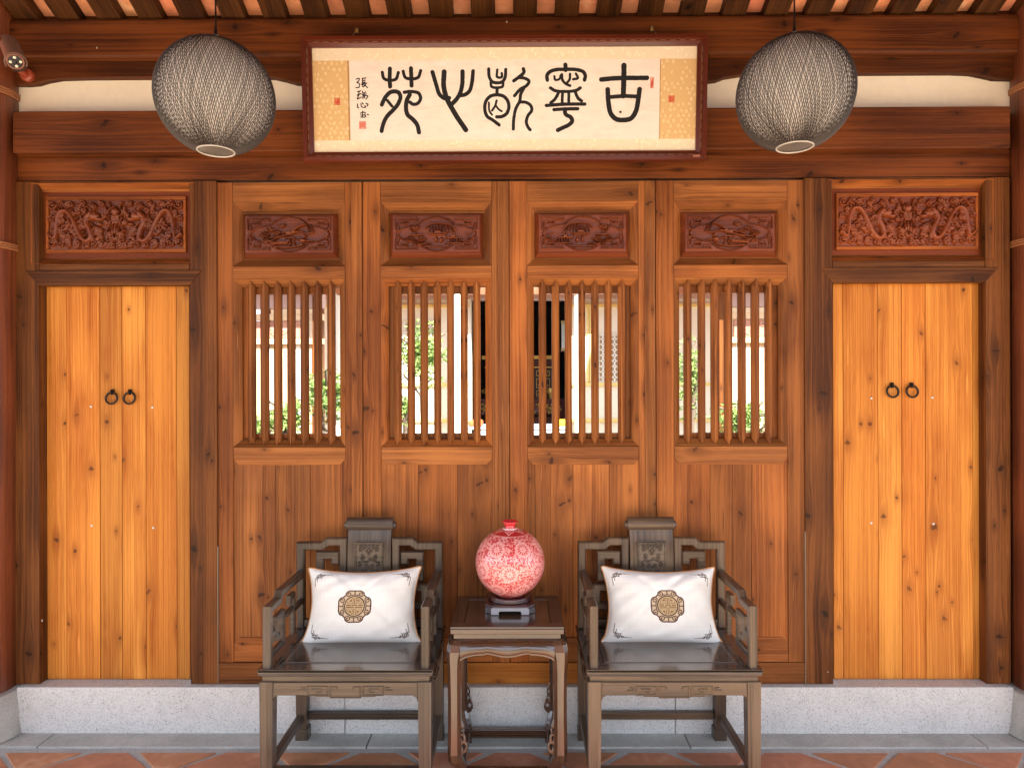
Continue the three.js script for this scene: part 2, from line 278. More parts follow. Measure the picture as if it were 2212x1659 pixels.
function tabletRelief(w, h, design) {
  const R = new Relief(w, h, 220, 100);
  const inside = (x, y) => Math.max(1 - (x / (w * .25)) ** 2 - (y / (h * .47)) ** 2, 1 - (x / (w * .45)) ** 2 - (y / (h * .29)) ** 2);
  R.each(-w, w, -h, h, (x, y) => { const q = inside(x, y); return q > .06 ? -.0012 : q > -.015 ? .004 : (q > -.05 ? -.003 : 0); });
  for (const sx of [-1, 1]) for (const sy of [-1, 1]) {           // corner frets
    const L = l => R.line(l.map(([a, b]) => [sx * (w / 2 - a * w), sy * (h / 2 - b * h)]), .0022, .0042);
    L([[.03, .06], [.28, .06], [.28, .14], [.2, .14], [.2, .1]]); L([[.03, .06], [.03, .4], [.07, .4], [.07, .3], [.05, .3]]); L([[.08, .14], [.17, .14], [.17, .24], [.1, .24], [.1, .2]]); L([[.06, .2], [.06, .27]]);
    R.spiral(sx * (w / 2 - .14 * w), sy * (h / 2 - .2 * h), .007, 1.2, 0, sx, .0018, .0035);
  }
  const Pp = l => l.map(([a, b]) => [(a - .5) * w, (.5 - b) * h]);
  const leafs = (a, b, n, r) => { for (let i = 0; i < n; i++) { const t = i * 2.4, q = r * Math.sqrt((i + .5) / n); R.blob((a - .5) * w + q * 1.6 * Math.cos(t), (.5 - b) * h + q * Math.sin(t), .0042, .0028, .005 + (i % 3) * .001); } };
  if (design === 0) {                                             // potted branches and a gourd on a low stand
    R.curve(Pp([[.62, .42], [.52, .5], [.4, .56], [.28, .6], [.2, .52]]), .004, .006, .002); R.curve(Pp([[.45, .52], [.36, .4], [.28, .36]]), .003, .006, .002); R.curve(Pp([[.4, .56], [.3, .68], [.2, .68]]), .003, .006, .002);
    leafs(.22, .52, 20, .013); leafs(.28, .38, 14, .01); leafs(.24, .68, 16, .011); leafs(.36, .48, 16, .01); leafs(.42, .26, 18, .009);
    R.line(Pp([[.44, .46], [.62, .44]]), .004, .007); R.blob(.0, .004, .016, .01, .006); R.line(Pp([[.46, .6], [.56, .6]]), .003, .006);
    R.curve(Pp([[.55, .42], [.62, .3], [.7, .24]]), .005, .008, .003); R.curve(Pp([[.64, .44], [.72, .5], [.78, .44], [.72, .38]]), .004, .007, .002); for (const k of [.7, .72, .74]) R.line(Pp([[k, .26], [k + .03, .4]]), .0025, .006);
    R.blob((.66 - .5) * w, (.5 - .68) * h, .014, .011, .009); R.blob((.68 - .5) * w, (.5 - .57) * h, .007, .008, .007); R.line(Pp([[.57, .64], [.77, .7]]), .003, .005);
    R.line(Pp([[.3, .76], [.48, .74]]), .006, .006); R.line(Pp([[.28, .71], [.5, .7]]), .0025, .006); R.curve(Pp([[.5, .62], [.52, .72], [.5, .8]]), .003, .005); R.curve(Pp([[.56, .62], [.55, .72], [.57, .8]]), .003, .005); R.curve(Pp([[.34, .84], [.5, .86], [.66, .8]]), .004, .005);
  } else {                                                        // willow, pavilions and boats by the water
    R.curve(Pp([[.72, .4], [.66, .26], [.55, .22], [.44, .24], [.38, .34]]), .004, .007, .002);
    for (let i = 0; i < 9; i++) { const a = .42 + i * .034; R.curve(Pp([[a, .24 + .02 * Math.abs(i - 4)], [a + .012, .34], [a + .004 * i, .44 + .02 * (i % 3)]]), .0022, .006, .001); }
    R.line(Pp([[.42, .5], [.62, .5]]), .0035, .007, .003); R.blob((.52 - .5) * w, (.5 - .45) * h, .02, .008, .006); R.line(Pp([[.45, .54], [.6, .54]]), .0025, .006);
    leafs(.26, .32, 22, .011); leafs(.24, .38, 12, .012); R.line(Pp([[.26, .4], [.27, .52]]), .002, .006); R.line(Pp([[.2, .54], [.34, .54]]), .004, .006, .003);
    leafs(.2, .66, 16, .012); leafs(.33, .66, 22, .012); leafs(.28, .74, 14, .012);
    R.line(Pp([[.62, .62], [.78, .62]]), .005, .007, .002); R.blob((.7 - .5) * w, (.5 - .57) * h, .012, .008, .008); for (const k of [.65, .68, .71, .74, .77]) R.line(Pp([[k, .64], [k, .74]]), .0028, .0065); R.line(Pp([[.61, .77], [.8, .77]]), .003, .006);
    R.line(Pp([[.84, .5], [.9, .5]]), .002, .005); R.line(Pp([[.87, .5], [.87, .66]]), .0025, .005); R.curve(Pp([[.8, .68], [.88, .7], [.92, .64]]), .0025, .005);
    R.blob((.56 - .5) * w, (.5 - .68) * h, .007, .012, .006); R.blob((.5 - .5) * w, (.5 - .66) * h, .006, .014, .006); R.line(Pp([[.3, .8], [.44, .78]]), .003, .007, .001); R.line(Pp([[.36, .86], [.64, .86]]), .0022, .005); R.line(Pp([[.26, .82], [.42, .83]]), .002, .005);
  }
  return R;
}

// ------------------------------------------------------------------ ground, hall floor, plinth
{
  const g = thing('ground', 'pale paved courtyard ground reaching past both halls', null, [0, -0.15, 0], null, 'structure'); delete g.userData.category;
  const s = new THREE.PlaneGeometry(260, 260, 1, 1); s.rotateX(-Math.PI / 2); s.translate(0, -0.15, 0);
  part('paving', muv(s, 1.2), stdm({ map: graniteTex, color: lin(.62, .5, .38), roughness: .9 }), g);
}
const ZG = 0.107, ZS = 0.216, ZT = 0.257, HEXP = 0.56, FZ1 = 1.05;
{
  const fl = thing('floor', 'hexagonal terracotta floor tiles in wide grey mortar joints', null, [0, 0, 0], null, 'structure'); delete fl.userData.category;
  part('mortar_bed', muv(box(-6, 6, -.148, -.006, ZS - .002, FZ1, 0), .7), mMortar, fl);
  const far = [];
  for (let c = -9; c <= 9; c++) for (let r = 0; r < 16; r++) {
    const cx = c * HEXP / 2, odd = Math.abs(c) % 2 === 1, a = .135;
    const zc = ZT + a + r * .32 - (odd ? .16 : 0);
    let pts = [[cx - .075, zc - a], [cx + .075, zc - a], [cx + .235, zc], [cx + .075, zc + a], [cx - .075, zc + a], [cx - .235, zc]];
    if (odd && r === 0) pts = [[cx - .158, ZT], [cx + .158, ZT], [cx + .045, ZT + .115], [cx - .045, ZT + .115]];
    if (zc + a > FZ1) continue;
    pts = pts.map(([x, z]) => [x + rr(-.004, .004), z + rr(-.003, .003)]);
    const sgn = pts.reduce((s, p, i) => { const q = pts[(i + 1) % pts.length]; return s + p[0] * q[1] - q[0] * p[1]; }, 0); if (sgn < 0) pts.reverse();
    const g = ext(pts.map(([x, z]) => [x, -z]).reverse(), -.02, 0, .003); g.rotateX(-Math.PI / 2); g.translate(0, rr(-.0012, .0012), 0);
    const m = mTerra[Math.floor(rnd() * 4)];
    if (r < 2) part('floor_tile', muv(g, .5), m, fl); else far.push(muv(g, .5));
  }
  if (far.length) part('floor_tiles', merge(far), mTerra[1], fl, { kind: 'stuff' });
  { const pv = thing('courtyard_paving', 'buff granite paving of the open court in front of the tiled strip', null, [0, 0, 1.05], null, 'structure'); delete pv.userData.category; for (let i = -9; i < 9; i++) for (let j = 0; j < 5; j++) part('paving_slab', muv(box(i * .7 + .003, i * .7 + .697, -.14, -.002 + rr(-.001, .001), 1.052 + j * .9, 1.946 + j * .9, .003), .7), mPave, pv); }
  const ed = thing('stone_edging', 'flat grey stone edging strip between tiles and plinth', null, [0, 0, ZG], null, 'structure'); delete ed.userData.category;
  const xs = [-6, -2.28, -2.02, -0.62, 0.75, 2.0, 2.3, 6];
  for (let i = 0; i < xs.length - 1; i++) part('edging_slab', muv(box(xs[i] + .002, xs[i + 1] - .002, -.1, .003 + rr(-.0008, .0008), ZG - .02, ZS, .003), .6), mSlab, ed);
  const pl = thing('granite_plinth', 'light speckled granite plinth the timber wall stands on', null, [0, 0, 0], null, 'structure'); delete pl.userData.category;
  const bx = [-2.19, X(742, ZG), X(1457, ZG), 2.19];
  for (let i = 0; i < 3; i++) part('granite_block', muv(box(bx[i] + .001, bx[i + 1] - .001, 0, .205, -.12, ZG + rr(-.001, .001), .004), .7), mGranite, pl);
}

{
  const w = thing('courtyard_wall', 'red brick courtyard wall behind the viewpoint', null, [0, -.15, 13], null, 'structure'); delete w.userData.category;
  part('wall_body', muv(box(-12, 12, -.15, 3.2, 13, 13.3, .01), .5), mTerra[2], w);
}
// ------------------------------------------------------------------ timber wall: columns, posts, beams
const ZP = 0.078, ZL = 0.068;                            // faces of the posts and of the lattice door stiles
const wall = thing('timber_wall', 'dark brown timber wall frame of posts, beams and carved dragon panels', 'wall', [0, .205, 0], null, 'structure'); delete wall.userData.category;
const vb = (name, ox0, ox1, oy0, oy1, z0, z1, kind, parent, axis, opt = {}, r = .004) => part(name, wuv(box(X(ox0, z1), X(ox1, z1), Y(oy1, z1), Y(oy0, z1), z0, z1, r), axis), wood(kind, opt), parent);
// beams, top to bottom
part('beam', wuv(box(-2.35, 2.35, Y(119, .12), Y(33, .12), -.1, .12, .018), 'x'), wood('beam', { tone: .92 }), wall);
{
  const z = .085, e = [], yT = Y(112, z), yl = Y(176, z), yh = Y(163, z);
  const xs = [[20, 176], [50, 177], [75, 175], [95, 169], [125, 164], [190, 162.5], [540, 162.5], [590, 164], [615, 170], [640, 177], [662, 178], [670, 190], [1520, 190], [1528, 178], [1550, 176], [1568, 169], [1600, 164], [1650, 162], [2060, 162], [2100, 164], [2125, 169], [2150, 175], [2190, 176]];
  for (const [x, y] of xs) e.push([X(x, z), Y(y, z)]);
  part('scalloped_board', wuv(ext([[X(2190, z), yT], [X(20, z), yT], ...e], .03, z, .004), 'x'), wood('beam', { tone: .62 }), wall);
}
part('plaster_panel', muv(box(X(15), X(1106) - .002, Y(250, .055), Y(130, .055), -.06, .055, 0), 1.1), mPlaster, wall);
part('plaster_panel', muv(box(X(1106) + .002, X(2195), Y(250, .055), Y(130, .055), -.06, .055, 0), 1.1), mPlaster, wall);
part('beam', wuv(box(X(22, .135), X(2182, .135), Y(325, .135), Y(234, .135), -.06, .135, .006), 'x'), wood('beam', { tone: 1.0 }), wall);
part('head_board', wuv(box(X(25, .064), X(2180, .064), Y(386, .064), Y(327, .064), -.06, .064, .003), 'x'), wood('beam', { tone: 1.16 }), wall);
// posts
const posts = [[25, 78], [407, 466], [1738, 1798], [2127, 2180]];
posts.forEach(([a, b], i) => vb('post', a, b, 386.5, 1478.5, -.06, ZP, 'dark', wall, 'y', { tone: [1.0, 1.08, 1.16, 1.25][i] }));
// sills
vb('sill', 467, 783, 1432, 1478.5, -.06, .076, 'dark', wall, 'x', { tone: 1.2 }); vb('sill', 783.5, 1417, 1432, 1478.5, -.06, .077, 'door', wall, 'x', { tone: .62 }); vb('sill', 1417.5, 1737, 1432, 1478.5, -.06, .076, 'leaf', wall, 'x', { tone: .55 });
for (const s of [-1, 1]) part('end_board', wuv(box(s * 2.16, s * 2.425, .2, 3.0, -.075, .03, .002), 'y'), wood('dark', { tone: .9 }), wall);
// side bays above the doors
const wedge4 = (x0, x1, y0, y1, w, z0, z1, kind, parent, opt, name = 'moulding') => {   // four mitred bevel pieces sloping from z1 (outside) to z0 (inside)
  const O = [[x0, y0], [x1, y0], [x1, y1], [x0, y1]], I = [[x0 + w, y0 + w], [x1 - w, y0 + w], [x1 - w, y1 - w], [x0 + w, y1 - w]];
  for (let k = 0; k < 4; k++) {
    const a = O[k], b = O[(k + 1) % 4], c = I[(k + 1) % 4], d = I[k], zb = z0 - .012;
    const pos = [], q = (p1, p2, p3, p4) => pos.push(...p1, ...p2, ...p3, ...p1, ...p3, ...p4);
    const A = [...a, z1], B = [...b, z1], C = [...c, z0], D = [...d, z0], Ab = [...a, zb], Bb = [...b, zb], Cb = [...c, zb], Db = [...d, zb];
    q(A, B, C, D); q(Ab, Db, Cb, Bb); q(A, Ab, Bb, B); q(D, C, Cb, Db); q(A, D, Db, Ab); q(B, Bb, Cb, C);
    const g = new THREE.BufferGeometry(); g.setAttribute('position', new THREE.Float32BufferAttribute(pos, 3)); g.computeVertexNormals(); g.setAttribute('uv', new THREE.Float32BufferAttribute(new Float32Array(pos.length / 3 * 2), 2));
    part(name, wuv(g, k % 2 ? 'y' : 'x'), wood(kind, opt), parent);
  }
};
const dragon = dragonRelief(X(392, .06) - X(98, .06), Y(427, .06) - Y(534, .06));
for (const [s, ox0, ox1, dy] of [[0, 64, 419, 3.5], [1, 1787, 2142, -3.5]]) {
  const b0 = s ? posts[2] : posts[0], b1 = s ? posts[3] : posts[1], z = ZP - .004;
  const x0 = X(ox0, z), x1 = X(ox1, z), yT = Y(392, z), yB = Y(566, z), opt = { tone: 1.15 };
  // rails above and below the panel
  part('rail', wuv(box(X(b0[1], z) + .001, X(b1[0], z) - .001, Y(581, z), yB - .001, -.03, z - .002, .002), 'x'), wood('dark', { tone: 1.1 }), wall);
  part('rail', wuv(box(X(b0[1], z) + .001, X(b1[0], z) - .001, yT + .001, Y(386.5, z), -.03, z - .002, .002), 'x'), wood('dark', { tone: 1.1 }), wall);
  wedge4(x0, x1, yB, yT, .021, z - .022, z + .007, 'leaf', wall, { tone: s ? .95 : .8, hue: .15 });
  wedge4(x0 + .0215, x1 - .0215, yB + .0215, yT - .0215, .008, z - .03, z - .02, 'leaf', wall, { tone: .9 });
  const cx = (x0 + x1) / 2, cy = (yB + yT) / 2, zc = z - .03;
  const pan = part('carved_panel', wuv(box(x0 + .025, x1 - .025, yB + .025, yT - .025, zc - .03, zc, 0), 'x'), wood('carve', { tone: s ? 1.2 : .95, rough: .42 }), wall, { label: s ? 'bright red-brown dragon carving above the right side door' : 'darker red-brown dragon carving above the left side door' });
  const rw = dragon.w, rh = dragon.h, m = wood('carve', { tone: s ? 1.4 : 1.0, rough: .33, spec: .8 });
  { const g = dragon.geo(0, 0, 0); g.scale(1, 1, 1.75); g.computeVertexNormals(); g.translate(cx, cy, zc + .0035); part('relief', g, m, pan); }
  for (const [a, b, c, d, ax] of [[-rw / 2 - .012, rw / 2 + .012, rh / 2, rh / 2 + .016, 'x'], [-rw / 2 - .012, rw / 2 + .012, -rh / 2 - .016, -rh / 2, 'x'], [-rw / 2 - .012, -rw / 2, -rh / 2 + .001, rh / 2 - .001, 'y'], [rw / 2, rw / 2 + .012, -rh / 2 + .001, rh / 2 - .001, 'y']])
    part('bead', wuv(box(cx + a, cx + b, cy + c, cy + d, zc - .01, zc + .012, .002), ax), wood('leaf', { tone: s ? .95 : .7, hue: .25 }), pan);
  // lintel with swallow-tail ends
  const zl = ZP + .004, L = s ? [1772, 2156, 1798, 2127] : [48, 434, 78, 407];
  part('lintel', wuv(ext([[X(L[2], zl), Y(613, zl)], [X(L[3], zl), Y(613, zl)], [X(L[1], zl), Y(581, zl)], [X(L[0], zl), Y(581, zl)]], ZP - .043, zl, .002), 'x'), wood('dark', { tone: s ? 1.1 : .9 }), wall);
  // jamb liners seen as the reveal
  part('jamb', wuv(box(X(s ? 2113 : 94, .03) - (s ? 0 : .022), X(s ? 2113 : 94, .03) + (s ? .022 : 0), .206, Y(613.5, ZP), -.02, ZP - .004, .001), 'y'), wood('beam', { tone: s ? 1.2 : .8 }), wall);
}
// caulk lines and paint specks
for (const [ox, y0, y1] of [[466.8, 1180, 1478], [1738, 1150, 1478]]) part('caulk_line', box(X(ox, ZP) - .0016, X(ox, ZP) + .0016, Y(y1, ZP), Y(y0, ZP), .05, ZP + .0012, 0), stdm({ color: lin(.24, .17, .11), roughness: .9 }), wall);
{ const g = []; for (const [x, y, z] of [[207, 98, .12], [1097, 47, .12], [84, 1340, ZP], [1786, 1452, ZP]]) { const s = new THREE.SphereGeometry(rr(.0022, .0034), 8, 6); s.scale(1, rr(1, 2.4), .4); s.translate(X(x, z), Y(y, z), z); g.push(s); } part('paint_specks', merge(g), stdm({ color: lin(.5, .44, .35), roughness: .8 }), wall, { kind: 'stuff' }); }
// ------------------------------------------------------------------ side doors (four plank leaves)
const nailGeo = new THREE.SphereGeometry(.006, 8, 6);
function sideLeaf(label, edges, ringX, ringY, nails, tone) {
  const zf = .03, xa = X(edges[0], zf), xb = X(edges[edges.length - 1], zf), y0 = .207, y1 = Y(592, ZP);
  const d = thing('side_door', label, 'door', [(xa + xb) / 2, y0, zf], 'orange pine plank door leaves');
  for (let i = 0; i < edges.length - 1; i++) part('plank', wuv(box(X(edges[i], zf) + .0006, X(edges[i + 1], zf) - .0006, y0, y1, -.005, zf + rr(-.0012, .0012), .0022), 'y'), wood('door', { tone: tone * [.82, .9, .97, 1.04, 1.12][Math.floor(rnd() * 5)], hue: [0, .05, -.04][Math.floor(rnd() * 3)], rough: .5 }), d);
  const rx = X(ringX, zf + .012), ry = Y(ringY, zf + .012), r = .0255;
  const h = part('ring_handle', (() => { const t = new THREE.TorusGeometry(r, .0046, 10, 40); t.rotateX(-.12); t.translate(rx, ry, zf + .011); return t; })(), mBlackIron, d);
  part('staple', merge([(() => { const t = new THREE.TorusGeometry(.009, .0042, 8, 16); t.rotateY(Math.PI / 2); t.translate(rx, ry + r + .002, zf + .007); return t; })(), box(rx - .009, rx + .009, ry + r - .004, ry + r + .014, zf + .001, zf + .006, .002)]), mBlackIron, h);
  for (const [nx, ny] of nails) { const g = nailGeo.clone(); g.scale(1, 1, .5); g.translate(X(nx, zf), Y(ny, zf), zf + .002); part('nail_head', g, mSteel, d); }
}
sideLeaf('orange plank door leaf beside the left column, hinged outer half', [94.5, 138, 211, 258.7], 236, 858, [[192, 876], [193, 1134]], .98);
sideLeaf('orange plank door leaf between the left ring handle pair and dark post', [259.3, 311, 378, 406.5], 275, 858, [[326, 878], [327.5, 1139]], .95);
sideLeaf('golden plank door leaf next to the dark post near the right armchair', [1798.5, 1820, 1895, 1945.7], 1927, 848, [[1880, 862], [1879, 1131]], 1.1);
sideLeaf('golden plank door leaf beside the red right column, outer half', [1946.3, 1997, 2098, 2112.5], 1969, 848, [[2011.5, 861], [2013, 1133]], 1.12);

// ------------------------------------------------------------------ the four lattice doors
const TR = [tabletRelief(.385, .163, 0), null, null, null]; TR[1] = tabletRelief(.385, .163, 1); TR[2] = TR[1].flip(); TR[3] = TR[0].flip();
function latticeDoor(i, E, st, bars, slots, planks, label, tone) {
  const z = ZL, D = thing('lattice_door', label, 'door', [X((E[0] + E[1]) / 2, z), .21, 0], 'four brown lattice door leaves in the middle');
  const T = () => ({ tone: tone * [.8, .9, 1, 1.08, 1.18][Math.floor(rnd() * 5)], hue: [0, .06, -.05][Math.floor(rnd() * 3)] });
  const v = (n, a, b, c, d, zz, ax, r = .002, p = D) => part(n, wuv(box(X(a, zz), X(b, zz), Y(d, zz), Y(c, zz), -.03, zz, r), ax), wood('leaf', T()), p);
  v('stile', E[0] + .6, st[0], 391, 1431, z, 'y'); v('stile', st[1], E[1] - .6, 391, 1431, z, 'y');
  if (i < 3) part('cover_strip', wuv(box(X(E[1] - 24, z), X(E[1] - 1.2, z), Y(1430, z), Y(392, z), z - .002, z + .006, .002), 'y'), wood('leaf', T()), D);
  if (i < 3) part('astragal', wuv(box(X(E[1] - 8, z), X(E[1] + 8, z), Y(1430, z), Y(392, z), -.045, -.032, .002), 'y'), wood('leaf', T()), D);
  v('rail', st[0] + .3, st[1] - .3, 391, 434.5, z - .001, 'x'); v('rail', st[0] + .3, st[1] - .3, 573.5, 601, z - .001, 'x');
  // carved tablet in its bevelled recess
  const x0 = X(st[0] + .3, z), x1 = X(st[1] - .3, z), yT = Y(435, z), yB = Y(573, z);
  wedge4(x0, x1, yB, yT, .032, z - .03, z, 'leaf', D, T());
  v('tablet_ground', st[0] + 10, st[1] - 10, 444, 565, z - .034, 'x', .001);
  const cx = (x0 + x1) / 2, cy = (yT + yB) / 2 - .002, hw = (x1 - x0) / 2 - .045, hh = .098, zt = z - .012;
  const tb = part('carved_tablet', loftWood([[cx - hw - .008, cy - hh - .004], [cx + hw + .008, cy - hh - .004], [cx + hw + .008, cy + hh], [cx - hw - .008, cy + hh]], z - .03, [[cx - hw + .006, cy - hh + .015], [cx + hw - .006, cy - hh + .015], [cx + hw - .006, cy + hh - .008], [cx - hw + .006, cy + hh - .008]], zt), wood('carve', { tone: tone * .95, rough: .42 }), D);
  const R = TR[i]; const s = (2 * hw - .018) / R.w; const rg = R.geo(0, 0, 0); rg.scale(s, s * .98, 2.8); rg.computeVertexNormals(); rg.translate(cx, cy + .003, zt + .0035);
  part('relief', rg, wood('carve', { tone: tone * 1.1, rough: .33, spec: .8 }), tb);
  // lattice window
  const wT = Y(601, z), wB = Y(964, z), bw = .03;
  wedge4(x0, x1, wB, wT, bw, z - .03, z, 'leaf', D, T());
  const zb = .022;
  {
    const holes = slots.map(([a, b], k) => { const last = (i < 2 ? k === slots.length - 1 : k === 0); const r = .006, xa = X(a, zb), xb = X(b, zb), yb = Y(936, zb) - (last ? .01 : 0), yt = Y(634, zb) + (last ? .03 : 0); const p = new THREE.Path(); p.moveTo(xa + r, yb); p.lineTo(xb - r, yb); p.quadraticCurveTo(xb, yb, xb, yb + r); p.lineTo(xb, yt - r); p.quadraticCurveTo(xb, yt, xb - r, yt); p.lineTo(xa + r, yt); p.quadraticCurveTo(xa, yt, xa, yt - r); p.lineTo(xa, yb + r); p.quadraticCurveTo(xa, yb, xa + r, yb); return p; });
    part('slotted_backing', wuv(ext([[x0 + .01, wB + .01], [x1 - .01, wB + .01], [x1 - .01, wT - .01], [x0 + .01, wT - .01]], zb - .018, zb, .001, holes), 'y'), wood('leaf', T()), D);
  }
  for (const b of bars) {
    const zf = z - .003, zk = z - .034, c = X(b, zf), w = .0155, t = .005, yt = wT - .001, yb = wB + .001, k = .032;
    const base = [[c - w, yb + k], [c, yb], [c + w, yb + k], [c + w, yt - k], [c, yt], [c - w, yt - k]];
    const front = [[c - t, yb + k + .01], [c, yb + .004], [c + t, yb + k + .01], [c + t, yt - k - .01], [c, yt - .004], [c - t, yt - k - .01]];
    const mid = [[c - w, yb + k], [c, yb + .001], [c + w, yb + k], [c + w, yt - k], [c, yt - .001], [c - w, yt - k]];
    part('lattice_bar', wuv(merge([loft(base, zk, mid, z - .018), loft(mid, z - .018, front, zf)]), 'y'), wood('leaf', { tone: tone * rr(.82, .98) }), D);
  }
  // rail under the window with clipped corners, planks, bottom rail
  const cp = (a, b, c, d, up) => up ? [[X(a, z), Y(d, z)], [X(b, z), Y(d, z)], [X(b, z), Y(c + 13, z)], [X(b - 12, z), Y(c, z)], [X(a + 12, z), Y(c, z)], [X(a, z), Y(c + 13, z)]] : [[X(a + 12, z), Y(d, z)], [X(b - 12, z), Y(d, z)], [X(b, z), Y(d - 13, z)], [X(b, z), Y(c, z)], [X(a, z), Y(c, z)], [X(a, z), Y(d - 13, z)]];
  part('rail', wuv(ext(cp(st[0] + .3, st[1] - .3, 965, 1004, false), -.03, z - .001, .002), 'x'), wood('leaf', T()), D);
  part('rail', wuv(ext(cp(st[0] + .3, st[1] - .3, 1377, 1430.5, true), -.03, z - .001, .002), 'x'), wood('leaf', T()), D);
  for (let k = 0; k < planks.length - 1; k++) v('plank', planks[k] + .3, planks[k + 1] - .3, 992, 1390, z - .006 - rr(0, .002), 'y', .0015);
}
function loftWood(a, za, b, zb) { return wuv(loft(a, za, b, zb), 'x'); }
const sl = (px, x0) => px.map(([a, b]) => [x0 + a * .40185, x0 + b * .40185]);
latticeDoor(0, [467, 783], [501, 745], [539, 568, 596.5, 625.6, 655, 683.5, 713], sl([[255, 288], [327, 361], [400, 433], [470, 505], [545, 578], [618, 650], [690, 725]], 444.4), [500, 593, 668, 746], 'brown lattice door leaf with potted-branch carving, next to the dark post by the left plank doors', .84);
latticeDoor(1, [783, 1100.6], [822, 1063], [858, 887, 915.4, 944, 972.5, 1002, 1030], sl([[1050, 1083], [1120, 1153], [1190, 1225], [1263, 1297], [1333, 1368], [1408, 1438], [1475, 1508]], 444.4), [820, 903, 987, 1064], 'brown lattice door leaf with pavilion carving, its gaps showing shrubs and a white pillar', 1.0);
latticeDoor(2, [1100.6, 1417], [1139, 1380], [1172, 1200.7, 1229, 1258, 1286, 1315, 1344], sl([[236, 270], [310, 340], [381, 412], [448, 484], [519, 554], [592, 626], [662, 697]], 1055.6), [1138, 1155, 1237, 1316, 1381], 'brown lattice door leaf with pavilion carving, its gaps showing the golden altar', 1.08);
latticeDoor(3, [1417, 1737.5], [1456, 1701], [1487, 1518, 1546, 1575, 1605, 1633.5, 1664], sl([[1020, 1053], [1092, 1128], [1165, 1196], [1240, 1272], [1310, 1341], [1382, 1415], [1455, 1487]], 1055.6), [1455, 1533, 1622, 1702], 'brown lattice door leaf with potted-branch carving, behind the right armchair', 1.06);

// ------------------------------------------------------------------ round columns with ringed bands and stone drums
const colTex = woodTex(61, [.23, .056, .016], [.085, .019, .006], [.06, .012, .006], 6, 1.1);
const mCol = new THREE.MeshPhysicalMaterial({ map: colTex, roughness: .42, clearcoat: .25, clearcoatRoughness: .3, bumpMap: grainBump, bumpScale: .001 });
for (const s of [-1, 1]) {
  const r = .15, cz = .1, cx = s * (2.2 + .1 + .058), yB = .2;
  const c = thing('column', s < 0 ? 'dark red lacquered round column beside the left plank doors' : 'bright red-brown lacquered round column beside the right plank doors', 'column', [cx, 0, cz], 'red round columns with ringed bands', 'structure'); delete c.userData.category;
  const sh = new THREE.CylinderGeometry(r * (s < 0 ? 1.06 : 1.0), r * .97, 3.2, 40); { const uv = sh.attributes.uv; for (let i = 0; i < uv.count; i++) { const u = uv.getX(i), v = uv.getY(i); uv.setXY(i, v * 3.2 / WU, u * .94 / WV); } } sh.translate(cx, yB + 1.6, cz);
  part('shaft', sh, mCol, c);
  for (const oy of [176, 519]) {
    const g = [], y = Y(oy, .2);
    for (let k = -1; k <= 1; k++) { const t = new THREE.TorusGeometry(r * (s < 0 ? 1.05 : 1.0) + .001, .0055, 8, 48); t.rotateX(Math.PI / 2); t.translate(cx, y + k * .01, cz); g.push(t); }
    part('ring_band', merge(g), stdm({ color: lin(.32, .12, .045), roughness: .55 }), c);
  }
  const dr = new THREE.LatheGeometry([[0, 0], [.196, 0], [.192, .01], [.184, .05], [.178, .12], [.172, .185], [.166, .2], [0, .2]].map(p => new THREE.Vector2(...p)), 40); dr.translate(cx, 0, cz);
  part('stone_drum', muv(dr, .6), stdm({ map: slabTex, color: lin(1.0, .98, .95), roughness: .85, bumpMap: slabTex, bumpScale: .003 }), c);
}
// plain bays beyond the columns
for (const s of [-1, 1]) {
  const w = thing('side_wall', s < 0 ? 'plain dark boarded wall in the bay past the left column' : 'plain dark boarded wall in the bay past the right column', null, [s * 4.2, 0, 0], null, 'structure'); delete w.userData.category;
  for (let k = 0; k < 12; k++) { const a = 2.42 + k * .3; part('board', wuv(box(s * a, s * (a + .296), 0, 3.1, -.08, .05, .003), 'y'), wood('dark'), w); }
  part('beam', wuv(box(s * 2.42, s * 6.0, 2.9, 3.15, -.1, .12, .01), 'x'), wood('beam'), w);
}

